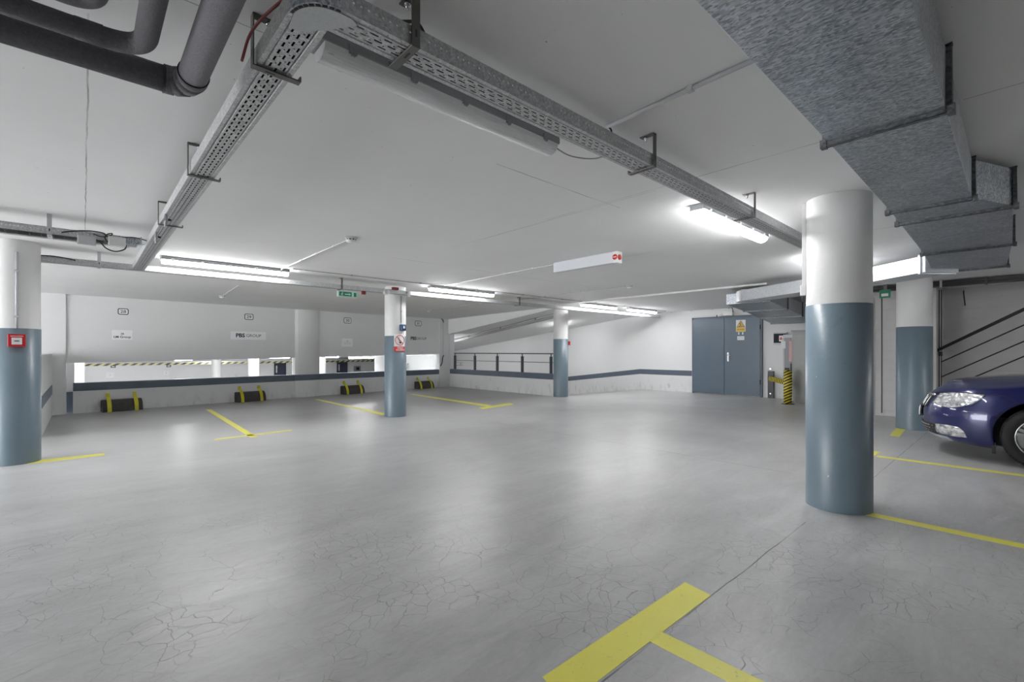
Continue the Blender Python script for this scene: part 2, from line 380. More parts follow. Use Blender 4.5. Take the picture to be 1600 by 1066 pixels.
struct('ceiling_fascia', MB().prism([(8.2, CEIL), (wy(9.6)+.9, 2.38), (wy(9.6)+.9, CEIL-(wy(9.6)+.9-8.2)*(CEIL-1.10)/12.3)], 'x', 9.56, 9.62), CEILM)
# bay wall: parapet, hanging wall, pilasters
def strip(x0, x1, z0, z1, t=.2, off=0, z0b=None, z1b=None):
    z0b = z0 if z0b is None else z0b; z1b = z1 if z1b is None else z1b
    a = [(x0, wy(x0)+off, z0), (x1, wy(x1)+off, z0b), (x1, wy(x1)+off+t, z0b), (x0, wy(x0)+off+t, z0)]
    b = [(x0, wy(x0)+off, z1), (x1, wy(x1)+off, z1b), (x1, wy(x1)+off+t, z1b), (x0, wy(x0)+off+t, z1)]
    return MB().hexa(a, b)
xa = onW(114, 640).x; xb = onW(461, 600).x; xc = onW(499, 600).x; xd = onW(686, 600).x; xe = onW(706, 600).x; x0w = onW(103, 600).x; xl = onW(84, 600).x
OT0, OT1 = 1.015, 1.15
struct('wall_bay_parapet', strip(xa, xb, 0, .45), WALLW)
struct('wall_bay_parapet_far', strip(xc, xd, 0, .45), WALLW)
struct('trim_1', strip(xa, xb, .45, .61, .22, -.006), STRIPE); struct('trim_2', strip(xc, xd, .45, .615, .22, -.006), STRIPE)
zb = OT0+(OT1-OT0)*(xb-xa)/(xd-xa); zc = OT0+(OT1-OT0)*(xc-xa)/(xd-xa)
struct('wall_bay_hanging', strip(x0w, xb, OT0, 2.42, .2, 0, zb, 2.42), WALLW)
struct('wall_bay_hanging_far', strip(xc, xd, zc, 2.42, .2, 0, OT1, 2.42), WALLW)
def pil(x0, x1, ang=24):
    r = (x1-x0)/2; n = 10; poly = []
    for i in range(n+1):
        t = i/n; x = x0+(x1-x0)*t; poly.append((x, wy(x)-.07*sin(pi*t)**.6-.012))
    return poly+[(x1, wy(x1)+.25), (x0, wy(x0)+.25)]
struct('wall_bay_pilaster', MB().prism(pil(xb, xc), 'z', 0, 2.42), WALLW)
struct('trim_3', MB().prism([(x, y-.004) for x, y in pil(xb, xc)], 'z', .455, .615), STRIPE)
struct('wall_bay_pier', strip(xd, xe+.06, 0, 2.42, .3, -.03), WALLW)
struct('wall_left_pilaster', strip(-1.2, x0w, 0, 2.42, .35, -.03), WALLW)
struct('wall_left_recess', strip(x0w, xa+.02, .42, 2.42, .1, .28), WALLW); struct('trim_4', strip(x0w, xa+.02, 0, .42, .1, .27), STRIPE)
struct('wall_left_low', MB().box(-.62, 9.6, 0, -.44, 12.72, 1.2), WALLW)
struct('trim_5', MB().box(-.63, 9.6, .42, -.434, 12.7, .60), STRIPE)
struct('wall_left_back', strip(-7, -1.2, 0, 2.42, .25, 0), WALLW)
# ramp parapet
struct('wall_ramp_parapet', MB().box(9.62, 8.72, -1.4, 9.8, 13.75, .46), WALLW)
struct('trim_6', MB().box(9.612, 8.75, .46, 9.81, 13.75, .62), STRIPE)
struct('wall_ramp_side', MB().box(9.62, 13.75, -1.4, 9.8, 19, 2.4), WALLW)
# right-hand wall with stripe that follows the ramp
struct('wall_right', MB().box(13.6, -6, -1.6, 13.8, 23, 2.75), WALLW)
st = MB(); R0 = 8.57
st.box(13.592, 6.78, .50, 13.61, R0, .66)
st.hexa([(13.592, R0, .50), (13.61, R0, .50), (13.61, 14, .50-.66), (13.592, 14, .50-.66)], [(13.592, R0, .66), (13.61, R0, .66), (13.61, 14, 0), (13.592, 14, 0)])
struct('trim_7', st, STRIPE)
# near right wall block (beside the stair) and the stair shaft wall
cy = onX(1463, 600, 11.45).y
struct('wall_right_near', MB().box(11.45, cy, 0, 11.75, 2.35, CEIL), WALLG)
jy = onX(1378, 600, 11.45).y
struct('trim_8', MB().box(11.440, jy-.008, .05, 11.455, jy+.008, 2.4), BLK)
struct('wall_stair', MB().box(12.3, -6, 0, 12.5, cy+.05, CEIL), WALLG)
struct('wall_stair_return', MB().box(11.75, cy-.02, 0, 12.3, cy+.2, CEIL), WALLG)
struct('wall_cabinet_side', MB().box(11.75, 2.15, 0, 13.6, 2.35, CEIL), WALLW)
# enclosing walls behind the camera, and a light-blocking one at left
struct('wall_behind', MB().box(-7, -6.2, 0, 13.6, -6, 2.6), WALLW)
struct('wall_light_block', MB().box(-7.2, -6, 0, -7, 4.3, 2.48), WALLG)  # unseen, sized to block the added daylight from the near side
struct('wall_lower_back', MB().box(-8, 23, -1.6, 13.8, 23.2, 1.3), WALLW); struct('wall_lower_left', MB().box(-8.2, 12.4, -1.6, -8, 23.2, 1.3), WALLW)

# ============================================================ COLUMNS
def column(label, x, y, r, zp, ztop=CEIL, zbase=0, group=None):
    t = thing('round_column', label, 'column', (x, y, zbase), group=group)
    MB().lathe([(r+.004, 0), (r+.004, zp), (r, zp+.002)], 48).build('painted_base', COLB, t)['label'] = 'blue-grey painted lower part'
    MB().lathe([(r, zp), (r, ztop-zbase)], 48).build('shaft', COLW, t)['label'] = 'white upper part'
    return t
COLS = {'left': (-.555, 7.66, .20), 'mid': (4.45, 8.19, .20), 'third': (9.72, 8.62, .20), 'big': (4.505, 1.01, .222), 'far': (9.89, 1.19, .225)}
column('blue and white round column cut by the left edge of the picture, with red call point', *COLS['left'], 1.50)
column('blue and white round column carrying the no-smoking sign and blue sounder', *COLS['mid'], 1.54)
column('blue and white round column at the end of the ramp railing', *COLS['third'], 1.58)
column('largest and nearest blue and white round column, right of centre', *COLS['big'], 1.62)
column('blue and white round column just behind the nose of the blue car', *COLS['far'], 1.64)
def on_col(key, px, py, gap=0.004):
    """point on a column's face that stands at this bearing, with the outward angle"""
    cx, cy_, r = COLS[key]; r += gap; d = ray(px, py); dx, dy = d.x, d.y
    a = dx*dx+dy*dy; b = -2*(dx*cx+dy*cy_); c = cx*cx+cy_*cy_-r*r; k = (-b-sqrt(max(0, b*b-4*a*c)))/(2*a)
    p = Vector((dx*k, dy*k, EYE+d.z*k)); return p, atan2(p.y-cy_, p.x-cx)

# ============================================================ LIGHTS (luminaires)
def luminaire(label, x, y, lit, length=1.5, rz=0, z=CEIL, group=None):
    t = thing('fluorescent_luminaire', label, 'ceiling light', (x, y, z), rz, group)
    h = MB().prism([(-.055, 0), (.055, 0), (.062, -.02), (.062, -.05), (-.062, -.05), (-.062, -.02)], 'x', 0, length)
    h.build('housing', GPL, t, bevel=.004)
    n = 12; prof = [(.058, -.05)]+[(.056*cos(pi*i/n), -.058-.042*sin(pi*i/n)) for i in range(n+1)]+[(-.058, -.05)]
    d = MB().prism(prof, 'x', .012, length-.012); d.build('diffuser', LIT if lit else CLEAR, t)
    for k in range(5):
        xx = .12+k*(length-.24)/4
        for s in (-1, 1):
            c = MB().box(xx-.016, s*.060, -.062, xx+.016, s*.068, -.03).box(xx-.008, s*.062, -.07, xx+.008, s*.071, -.045); c.build('clip', GPL if not lit else WPL, t)
    if not lit:
        for s in (-1, 1):
            MB().cyl((.05, s*.022, -.072), (length-.05, s*.022, -.072), .013, 12).build('tube', WPL, t)
        MB().box(.03, -.045, -.088, .05, .045, -.052).box(length-.05, -.045, -.088, length-.03, .045, -.052).build('lamp_holder', WPL, t)
    return t
luminaire('unlit fluorescent batten with clear cover beside the long cable tray', .665, 1.845, False, 1.34)
luminaire('lit fluorescent batten left of the large round column, under the tray', 3.78, 1.84, True, 1.45)
luminaire('lit fluorescent batten in the near row, hidden behind the large round column', 6.82, 1.84, True, 1.30)
luminaire('lit fluorescent batten at the junction of trays, top left of the bays', .74, 7.50, True, 1.55)
luminaire('lit fluorescent batten right of the column with the no-smoking sign', 4.78, 7.50, True, 1.55)
luminaire('lit fluorescent batten right of the column by the ramp railing', 9.25, 7.50, True, 1.45)
luminaire('lit fluorescent batten nearest the far corner above the ramp', 11.3, 7.50, True, 1.45)
for i, (x, y) in enumerate([(-4.2, 7.5), (7.9, -2.6), (7.9, -5.2)]):  # far-row and tail battens are added out of view to brighten the room
    luminaire(['added fill batten left of the picture in the far row', 'lit batten above the windscreen of the blue car', 'added fill batten above the tail of the blue car'][i], x, y, True, 1.45, group='battens outside the picture')

t = luminaire('added unseen fill batten over the lower part of the ramp, behind the wall pier', 9.98, 16.4, True, 1.45, pi/2, 1.40)  # ramp battens added out of sight to brighten the wall behind the railing
luminaire('added unseen fill batten over the middle of the ramp, behind the wall pier', 9.98, 14.1, True, 1.45, pi/2, 1.66)
luminaire('added unseen fill batten over the top of the ramp, behind the railing column', 11.62, 10.26, True, 1.1, radians(41.5), 2.165)  # also added, turned along the sight line to stay behind the column
# ============================================================ CABLE TRAYS
TW, TH, TZ = .122, .066, 2.30
def tray_prof(w_=TW):
    return [(.008, TH-.004), (0, TH), (0, 0), (.017, 0), (.0215, .007), (.026, 0), (w_-.026, 0), (w_-.0215, .007), (w_-.017, 0), (w_, 0), (w_, TH), (w_-.008, TH-.004)]
def tray_thing(label, loc, rz):
    return thing('cable_tray', label, 'cable tray', loc, rz)
def straight(t, x0, x1, name='tray_length', mat=None):
    return MB().sweep(tray_prof(), [(x0, 0, 0), (x1, 0, 0)]).build(name, mat or TRAYM, t, solid=.0014)
# near tray: run towards the door (local x), elbow, run away along y
tn = tray_thing('long perforated steel cable tray with a curved corner near the camera', (0, 0, TZ), 0)
rt = bpy.data.objects.new('tray_run', None); 
YF = 1.415; XF = .468
def near_run(name, loc, rz, length):
    o = MB().sweep(tray_prof(), [(0, 0, 0), (length, 0, 0)]).build(name, TRAYM, tn, solid=.0014); o.location = loc; o.rotation_euler = (0, 0, rz); return o
bpy.data.objects.remove(rt)
near_run('tray_length', (.588, YF, 0), 0, 5.75)
# second run goes away from the camera along +y; its outer (dark) side faces -x
o = MB().sweep([(-a, b) for a, b in tray_prof()], [(0, 0, 0), (6.17, 0, 0)]).build('tray_length', TRAYM, tn, solid=.0014)
o.location = (XF, 1.535, 0); o.rotation_euler = (0, 0, pi/2)
# elbow: outer wall radius .43 about (.90,1.86)->clamped
eb = MB(); cxy = (.588, 1.535); Ro = .12
path = [(cxy[0]-(Ro)*cos(radians(a)), cxy[1]-(Ro)*sin(radians(a)), 0) for a in range(0, 91, 6)]
eb.sweep([(.008, TH-.004), (0, TH), (0, 0), (.035, 0)], path)
eb.build('elbow_side', GALV, tn, solid=.0014)
pl = [(cxy[0]-(Ro-.013)*cos(radians(a)), cxy[1]-(Ro-.013)*sin(radians(a))) for a in range(4, 89, 4)]
pl += [(.625, 1.428), (.652, 1.445), (.585, 1.535), (.52, 1.603), (.49, 1.60)]
MB().prism(pl, 'z', -.004, -.001).build('corner_plate', simple('corner_plate_steel', (.50, .52, .53), .45, .45, var=.08, scale=120), tn)['label'] = 'smooth grey plate under the corner'
for i, a in enumerate(range(6, 88, 10)):
    ca, sa = cos(radians(a)), sin(radians(a)); nt_ = MB(); x = cxy[0]-(Ro-.009)*ca; y = cxy[1]-(Ro-.009)*sa; tx, ty = sa*.007, -ca*.007; rx, ry = ca*.004, sa*.004
    q = [(x-tx-rx, y-ty-ry), (x+tx-rx, y+ty-ry), (x+tx+rx, y+ty+ry), (x-tx+rx, y-ty+ry)]
    nt_.hexa([(*p, -.0025) for p in q], [(*p, -.0008) for p in q]).build('slot', BLK, tn)

# far tray along the column row and the upper left one with wire basket
tf = tray_thing('long perforated cable tray along the far row of columns', (-3.2, 7.72, TZ), 0); straight(tf, 0, 16.6)
tu = tray_thing('cable tray with wire-mesh base, upper of the two at left', (-3.2, 5.90, TZ), 0)
MB().sweep([(.008, TH-.004), (0, TH), (0, 0)], [(0, 0, 0), (3.45, 0, 0)]).build('tray_side', TRAYM, tu, solid=.0014)
MB().sweep([(.17, 0), (.17, TH)], [(0, 0, 0), (3.45, 0, 0)]).build('tray_side', TRAYM, tu, solid=.0014)
wm = MB()
for k in range(5): wm.tube([(0, .0+k*.042, 0), (3.45, .0+k*.042, 0)], .0025, 6)
for k in range(46): wm.tube([(k*.075, 0, 0), (k*.075, .168, 0)], .0025, 6)
wm.build('wire_mesh_base', BRK, tu)
MB().sweep([(0, TH), (0, 0), (.03, 0)], [(3.45, 0, 0), (3.55, 0, 0), (3.59, -.01, 0), (3.615, -.035, 0), (3.625, -.08, 0)]).box(3.45, .03, 0, 3.60, .17, .002).build('tray_outlet', GALV, tu, solid=.0014)
# cables lying in the trays
for k, (yy, rr) in enumerate([(.03, .009), (.052, .011), (.076, .009), (.098, .010)]):
    tag(MB().tube([(.72, YF+yy, TZ+rr+.009), (6.3, YF+yy, TZ+rr+.009)], rr, 8).build('power_cable', CABLE), 'dark cable lying in the near cable tray that runs to the large column', 'cable', 'cables in the tray towards the large column')
    tag(MB().tube([(XF+yy, 1.62, TZ+rr+.009), (XF+yy, 7.68, TZ+rr+.009)], rr, 8).build('power_cable', CABLE), 'dark cable lying in the near cable tray that runs to the bays', 'cable', 'cables in the tray towards the bays')
for k, yy in enumerate((.03, .055, .085, .12, .145)):
    tag(MB().tube([(-3.1+i*.25, 5.90+yy+random.uniform(-.002, .002), TZ+.016) for i in range(14)], .010, 8).build('power_cable', CABLE), 'dark cable lying in the wire-mesh cable tray at left', 'cable', 'cables in the wire-mesh tray')
for yy in (.03, .06, .09):
    tag(MB().tube([(-3.1, 7.72+yy, TZ+.016), (13.2, 7.72+yy, TZ+.016)], .010, 8).build('power_cable', CABLE), 'dark cable lying in the long tray along the far columns', 'cable', 'cables in the far tray')

# C-shaped hangers: local origin below the tray's outer side, arm runs to +x
def hanger(label, x, y, rz, zt=CEIL, w_=.17, group=None, mat=None):
    t = thing('tray_hanger', label, 'bracket', (x, y, TZ-.006), rz, group); H_ = zt-TZ+.006; m = mat or BRK
    MB().box(-.014, -.016, 0, -.009, .016, H_).build('upright', m, t, bevel=.001)
    MB().box(-.014, -.016, -.005, w_-.02, .016, 0).box(w_-.02, -.016, -.005, w_-.015, .016, .016).build('arm', m, t, bevel=.001)
    MB().box(-.014, -.016, H_-.005, .075, .016, H_).build('ceiling_foot', m, t)
    MB().cyl((.045, 0, H_-.03), (.045, 0, H_-.004), .006, 8).cyl((.045, 0, H_-.016), (.045, 0, H_-.005), .011, 6).build('anchor_bolt', CHROME, t)
    MB().box(-.0145, -.004, .03, -.0142, .004, .055).box(.03, -.004, -.0056, .065, .004, -.0048).build('slot', BLK, t)
    return t
hanger('steel C-bracket nearest the curved tray corner, on the run to the bays', XF, 1.90, 0)
hanger('steel C-bracket halfway along the tray run to the bays', XF, onX(297, 289, XF).y, 0)
hanger('steel C-bracket above the wire-mesh tray outlet', XF, onX(250, 371, XF).y, 0)
hanger('steel C-bracket beside the near half of the unlit batten', .84, YF, pi/2)
hanger('steel C-bracket halfway along the tray run to the large column', onY(1020, 266, YF).x, YF, pi/2)
hanger('steel C-bracket above the lit batten near the large column', onY(1177, 340, YF).x, YF, pi/2)
hanger('light bracket strap around the wire-mesh tray left of the grey box', -.22, 5.90, pi/2, w_=.21, mat=LGP)
hanger('light bracket strap around the far tray left of the lit batten', .15, 7.72, pi/2, mat=LGP)
for x in (3.2, 7.3): hanger('small bracket holding the far tray under the ceiling', x, 7.72, pi/2, group='far tray brackets')
# coiled cable ends hung beside the tray
for k, (px, py) in enumerate([(258, 343), (243, 370)]):
    p = onX(px, py, XF-.025); t = thing('cable_coil', ['upper', 'lower'][k]+' small coil of cable tied beside the tray near the wire-mesh outlet', 'cable coil', p)
    cb = MB(); cb.tube([(0.0+.003*i/12, .038*cos(2*pi*i/12), .038*sin(2*pi*i/12)) for i in range(40)], .005, 8); cb.build('loops', CABG, t)
    MB().box(-.004, -.02, -.055, .0, .02, -.01).build('label_tag', LGP, t); MB().box(0, -.008, -.006, .036, .008, .006).build('tie', BLK, t)
# junction boxes on the wire mesh tray
def jbox(label, p, sx, sy, sz, mat):
    t = thing('junction_box', label, 'junction box', p)
    MB().box(-sx/2, -sy, -sz/2, sx/2, 0, sz/2).build('body', mat, t, bevel=.004); MB().box(-sx/2+.006, -sy-.006, -sz/2+.006, sx/2-.006, -sy, sz/2-.006).build('lid', mat, t, bevel=.003)
    return t
a = onY(135.5, 375, 5.85); b = onY(183, 377, 5.85)
jbox('plain grey junction box fixed to the wire-mesh tray', (a.x, 5.89, a.z), .13, .04, .085, LGP)
jbox('white junction box with cables looping out of it, on the wire-mesh tray', (b.x, 5.89, b.z), .13, .04, .085, WPL)
def cable(label, pts, r, mat=None, sub=6, group=None, name='hanging_cable'):
    P = [Vector(p) for p in pts]; P = [P[0]*2-P[1]]+P+[P[-1]*2-P[-2]]; out = []
    for i in range(1, len(P)-2):
        for k in range(sub):
            t = k/sub; p0, p1, p2, p3 = P[i-1:i+3]
            out.append(.5*((2*p1)+(p2-p0)*t+(2*p0-5*p1+4*p2-p3)*t*t+(3*p1-p0-3*p2+p3)*t**3))
    out.append(P[-2]); return tag(MB().tube(out, r, 8).build(name, mat or CABLE), label, 'cable', group)
YJ = 5.86
cable('black cable sagging in a loop below the two junction boxes', [onY(145, 374, YJ), onY(155, 377, YJ), onY(166, 388, YJ), onY(180, 393, YJ), onY(194, 390, YJ), onY(197, 384, YJ), onY(192, 381, YJ)], .006)
cable('black cable arching over the junction boxes from the mesh tray to its outlet', [onY(96, 363, YJ), onY(118, 361, YJ), onY(140, 361, YJ), onY(160, 364, YJ), onY(166, 368, YJ)], .006)
cable('black cable from the white junction box to the tray outlet', [onY(192, 372, YJ), onY(205, 371, YJ), onY(218, 373, YJ), onY(232, 377, YJ)], .005)
cable('black cable curling into the top of the white junction box', [onY(146, 366, YJ), onY(160, 370, YJ), onY(173, 368, YJ), onY(175, 365, YJ), onY(168, 366, YJ), onY(164, 372, YJ), onY(170, 379, YJ), onY(174, 377, YJ)], .005)
cable('dark cable drooping along the edge of the far tray at left', [onY(58, 399, 7.70), onY(80, 400, 7.70), onY(100, 403, 7.70), onY(118, 407, 7.70)], .006)
cable('thin grey lead from the end of the unlit batten up to the tray', [(2.0, 1.84, 2.44), (2.12, 1.80, 2.40), (2.24, 1.70, 2.39), (2.28, 1.56, 2.42), (2.30, 1.50, 2.36)], .004, CABG)
cable('dark red cable rising beside the curved tray corner', [(.44, 1.98, 2.34), (.44, 1.85, 2.38), (.47, 1.70, 2.40), (.52, 1.56, 2.41), (.60, 1.46, 2.39)], .005, DRED)
cable('black cable dropping from the ceiling to the first bracket above the unlit batten', [(.80, 1.56, 2.47), (.84, 1.52, 2.44), (.88, 1.46, 2.42), (.91, 1.44, 2.36)], .006)

# ============================================================ PIPES TOP LEFT
def pipe(label, pts, r, name='insulated_pipe'):
    t = thing(name, label, 'pipe', (0, 0, 0)); return t
def bend(p0, c, p1, rad, n=10):
    p0, c, p1 = Vector(p0), Vector(c), Vector(p1); a = (p0-c).normalized(); b = (p1-c).normalized()
    s = c+a*rad; e = c+b*rad
    return [p0]+[(1-t)**2*s+2*t*(1-t)*c+t*t*e for t in [i/n for i in range(n+1)]]+[p1]
ZP = 2.30
t = thing('insulated_pipe', 'thicker grey lagged pipe with a segmented elbow, lower of the two at top left', 'pipe', (0, 0, ZP))
RA = .048
MB().tube([(-3, 2.235, 0), (.232, 2.235, 0)], RA, 28).build('pipe_run', LAGG, t); MB().tube([(.31, .78, .14), (.31, .80, .06), (.31, .85, .01), (.31, .92, 0), (.31, 2.12, 0)], RA, 28).build('pipe_run', LAGG, t)
el = [(.232, 2.235, 0), (.262, 2.232, 0)], [(.262, 2.232, 0), (.296, 2.205, 0)], [(.296, 2.205, 0), (.310, 2.16, 0)], [(.310, 2.16, 0), (.31, 2.12, 0)]
for k, seg in enumerate(el):
    a, b = Vector(seg[0]), Vector(seg[1]); MB().cyl(a, b, RA+.004, 28, RA+.004).build('elbow_segment', LAGG, t)
MB().lathe([(RA+.001, 0), (RA+.0045, 0), (RA+.0045, .004), (RA+.001, .004)], 28, (2.235, 0), 'x').build('joint_ring', BLK, t).location = (.228, 0, 0)
MB().lathe([(RA+.001, 0), (RA+.0045, 0), (RA+.0045, .004), (RA+.001, .004)], 28, (.31, 0), 'y').build('joint_ring', BLK, t).location = (0, 2.12, 0)
t = thing('insulated_pipe', 'thinner grey lagged pipe with a smooth elbow, upper of the two at top left', 'pipe', (0, 0, ZP))
MB().tube(bend((-3, 2.075, 0), (.157, 2.075, 0), (.157, .85, 0), .11, 14)+[Vector((.157, .80, .02)), Vector((.157, .78, .14))], .033, 28).build('pipe_run', LAGG, t)
MB().tube([(-.02, 2.075, 0), (.05, 2.073, 0)], .0345, 28).build('wrap_band', LAGG, t)
t = thing('insulated_pipe', 'short end of grey lagged pipe cut by the top edge at left', 'pipe', (0, 0, ZP+.02))
MB().tube(bend((-3, 1.93, 0), (.03, 1.93, 0), (.03, .85, 0), .08, 12)+[Vector((.03, .80, .02)), Vector((.03, .78, .12))], .03, 24).build('pipe_run', LAGG, t)

# ============================================================ DUCTS
Z0, Z1 = 2.20, 2.44
td = thing('air_duct', 'large galvanised rectangular air duct along the ceiling at top right', 'air duct', (0, 0, 0))
secs = [(.60, .205, .60), (.80, .205, .60), (2.50, .205, .60), (4.05, .215, .61), (4.47, .045, .62), (6.05, .065, .655), (7.55, .125, .73)]
for (xa_, ya, yb), (xb_, yc, yd) in zip(secs, secs[1:]):
    MB().hexa([(xa_, ya, Z0), (xb_, yc, Z0), (xb_, yd, Z0), (xa_, yb, Z0)], [(xa_, ya, Z1), (xb_, yc, Z1), (xb_, yd, Z1), (xa_, yb, Z1)]).build('duct_section', GALV, td, bevel=.003)
MB().hexa([(7.55, .125, Z0), (8.05, .45, Z0+.05), (8.05, .75, Z0+.05), (7.55, .73, Z0)], [(7.55, .125, Z1), (8.05, .45, Z1), (8.05, .75, Z1), (7.55, .73, Z1)]).build('duct_end', GALV, td)
def frame(x, ya, yb, z0, z1, e=.018, w_=.014, rot=None):
    m = MB()
    for s in (-1, 1):
        xo = x+s*w_*.55
        m.box(xo-w_/2*.9, ya-e, z0-e, xo+w_/2*.9, yb+e, z0+.002); m.box(xo-w_/2*.9, ya-e, z1-.002, xo+w_/2*.9, yb+e, z1+e*.6)
        m.box(xo-w_/2*.9, ya-e, z0-e, xo+w_/2*.9, ya+.002, z1+e*.6); m.box(xo-w_/2*.9, yb-.002, z0-e, xo+w_/2*.9, yb+e, z1+e*.6)
    return m
for x, ya, yb in secs[1:]:
    f = frame(x, ya, yb, Z0, Z1).build('flange', GALVF, td, bevel=.002)
    for yy in (ya-.016, yb+.016):
        MB().cyl((x-.02, yy, Z0-.014), (x+.02, yy, Z0-.014), .007, 8).box(x-.018, yy-.012, Z0-.024, x+.018, yy+.012, Z0+.012).build('corner_bolt', GALVF, f)
# hangers of the duct at right end
# branch duct, bright, running away diagonally
tb = thing('air_duct', 'bright galvanised branch duct behind the large column', 'air duct', (0, 0, 0))
b0, b1 = 2.16, 2.35
A, B, C_ = Vector((7.12, .76, 0)), Vector((7.68, 1.42, 0)), Vector((8.75, 3.42, 0))
def duct_quad(P, Q, w0, w1, z0, z1, z0b=None, z1b=None):
    z0b = z0 if z0b is None else z0b; z1b = z1 if z1b is None else z1b
    d = (Q-P).normalized(); n = Vector((d.y, -d.x, 0))
    def p(v, z): return (v.x, v.y, z)
    return [p(P, z0), p(Q, z0b), p(Q+n*w1, z0b), p(P+n*w0, z0)], [p(P, z1), p(Q, z1b), p(Q+n*w1, z1b), p(P+n*w0, z1)]
MB().hexa(*duct_quad(A, B, .40, .40, b0, b1)).build('duct_section', GALVB, tb, bevel=.002)
MB().hexa(*duct_quad(B, C_, .40, .40, b0, b1)).build('duct_section', GALVB, tb, bevel=.002)
# elbow to +x
dd = (C_-B).normalized(); nn = Vector((dd.y, -dd.x, 0)); cen = C_+nn*.40
outer = [cen+(-nn*cos(a)+dd*sin(a))*.40 for a in [i*pi/2/8 for i in range(9)]]
MB().hexa([(p.x, p.y, b0) for p in [cen]+outer], [(p.x, p.y, b1) for p in [cen]+outer]).build('duct_elbow', GALVB, tb)
def dflange(P, d, w_, z0, z1, parent, mat=GALVF, e=.016):
    n = Vector((d.y, -d.x, 0)); m = MB()
    def bx(a0, a1, zz0, zz1):
        q = [P-d*.014+n*a0, P+d*.014+n*a0, P+d*.014+n*a1, P-d*.014+n*a1]
        m.hexa([(v.x, v.y, zz0) for v in q], [(v.x, v.y, zz1) for v in q])
    bx(-e, w_+e, z0-e, z0); bx(-e, w_+e, z1, z1+e); bx(-e, 0, z0-e, z1+e); bx(w_, w_+e, z0-e, z1+e)
    return m.build('flange', mat, parent, bevel=.002)
dflange(C_, dd, .40, b0, b1, tb, GALVB); d0 = (B-A).normalized(); dflange(A+d0*.06, d0, .40, b0, b1, tb, GALVB)
# descending duct to the wall
tc = thing('air_duct', 'dark galvanised duct sloping down towards the wall above the grey cabinet', 'air duct', (0, 0, 0))
def sl(x, ya, yb, z0, h): return [(x, ya, z0), (x, yb, z0)], [(x, ya, z0+h), (x, yb, z0+h)]
S = [(9.35, 3.15, 3.95, 2.17, .2), (10.6, 3.25, 4.10, 2.12, .24), (12.0, 3.38, 4.28, 2.05, .30), (13.25, 3.50, 4.44, 1.97, .38)]
for i in range(3):
    (x0_, a0, a1, z_, h_), (x1_, c0, c1, zz_, hh_) = S[i], S[i+1]
    MB().hexa([(x0_, a0, z_), (x1_, c0, zz_), (x1_, c1, zz_), (x0_, a1, z_)], [(x0_, a0, z_+h_), (x1_, c0, zz_+hh_), (x1_, c1, zz_+hh_), (x0_, a1, z_+h_)]).build('duct_section', GALV, tc)
for x_, a0, a1, z_, h_ in S[1:]: frame(x_, a0, a1, z_, z_+h_, .02).build('flange', GALVF, tc)
for x_, a0, a1, z_, h_ in S[1:3]:
    for yy in (a0+.0, a1-.0): MB().cyl((x_, yy, z_), (x_, yy, CEIL), .006, 8).build('hanger_rod', GALVB, tc)
# strip trunking on the ceiling
tag(MB().box(9.02, 3.1, 2.445, 9.10, 8.15, CEIL).build('ceiling_trunking', WPL, bevel=.003), 'white cable trunking running across the ceiling from the ramp column to the branch duct', 'trunking')
# trunk on the big column
p, a = on_col('big', 1256.8, 400)
cx, cy_, r = COLS['big']; ang = a
q = Vector((cx+cos(ang)*(r+.012), cy_+sin(ang)*(r+.012), 0))
t = thing('column_trunking', 'white vertical trunking with a switch box on the large column', 'trunking', (q.x, q.y, 0), ang)
MB().box(-.012, -.012, 1.80, .016, .018, CEIL).build('trunk', WPL, t, bevel=.002); MB().box(-.012, -.03, 1.715, .03, .03, 1.80).build('box', WPL, t, bevel=.004)

# ============================================================ CONDUITS, DETECTORS, SIGNS ON THE CEILING
def conduit(label, a, b, r=.009, clips=3, mat=None, group=None, name='conduit'):
    a, b = Vector(a), Vector(b); t = thing(name, label, 'conduit', a, group=group)
    MB().tube([(0, 0, 0), b-a], r, 10).build('pipe', mat or LGP, t)
    for k in range(clips):
        q = (b-a)*((k+.7)/(clips+.4)); MB().box(q.x-.014, q.y-.014, -r-.002, q.x+.014, q.y+.014, r+.004).build('clip', mat or LGP, t)
    return t
def detector(label, p, s=1.0, conduit_to=None):
    t = thing('smoke_detector', label, 'smoke detector', p); 
    MB().lathe([(0, 0), (.062*s, 0), (.062*s, -.012), (.055*s, -.022), (0, -.022)], 28).build('base', LGP, t)
    MB().lathe([(.048*s, -.022), (.050*s, -.034), (.050*s, -.036)], 28).build('sensing_gap', BLK, t)
    MB().lathe([(.052*s, -.034), (.05*s, -.05), (.03*s, -.06), (0, -.061)], 28).build('cap', WPL, t)
    rb = MB()
    for k in range(10):
        a = 2*pi*k/10; rb.box(.05*s*cos(a)-.004, .05*s*sin(a)-.004, -.037, .05*s*cos(a)+.004, .05*s*sin(a)+.004, -.02)
    rb.build('rib_ring', WPL, t)
p1 = onZ(549, 371, CEIL); detector('white smoke detector on the ceiling right of the long tray', p1, 1.05)
conduit('bright conduit from the tray to the nearest smoke detector', (p1.x+.03, 7.44, CEIL-.012), (p1.x, p1.y+.09, CEIL-.012), .009, 4, WPL)
p2 = onZ(984, 446, CEIL); detector('small white smoke detector near the middle of the ceiling', p2, 1.0)
conduit('thin conduit to the small middle smoke detector', (p2.x+.1, 8.1, CEIL-.01), (p2.x, p2.y+.09, CEIL-.01), .006, 2)
z3 = 2.40; p3 = onZ(347, 462, z3); detector('smoke detector above the bay with the first yellow dividing line', p3, 1.0)
conduit('thin conduit to the smoke detector above the bays at left', (p3.x-.04, 9.6, CEIL-.035), (p3.x, p3.y-.09, z3-.005), .006, 3)
p4 = onZ(671, 485, 2.42); detector('smoke detector above the bay numbered 31', p4, 1.0)
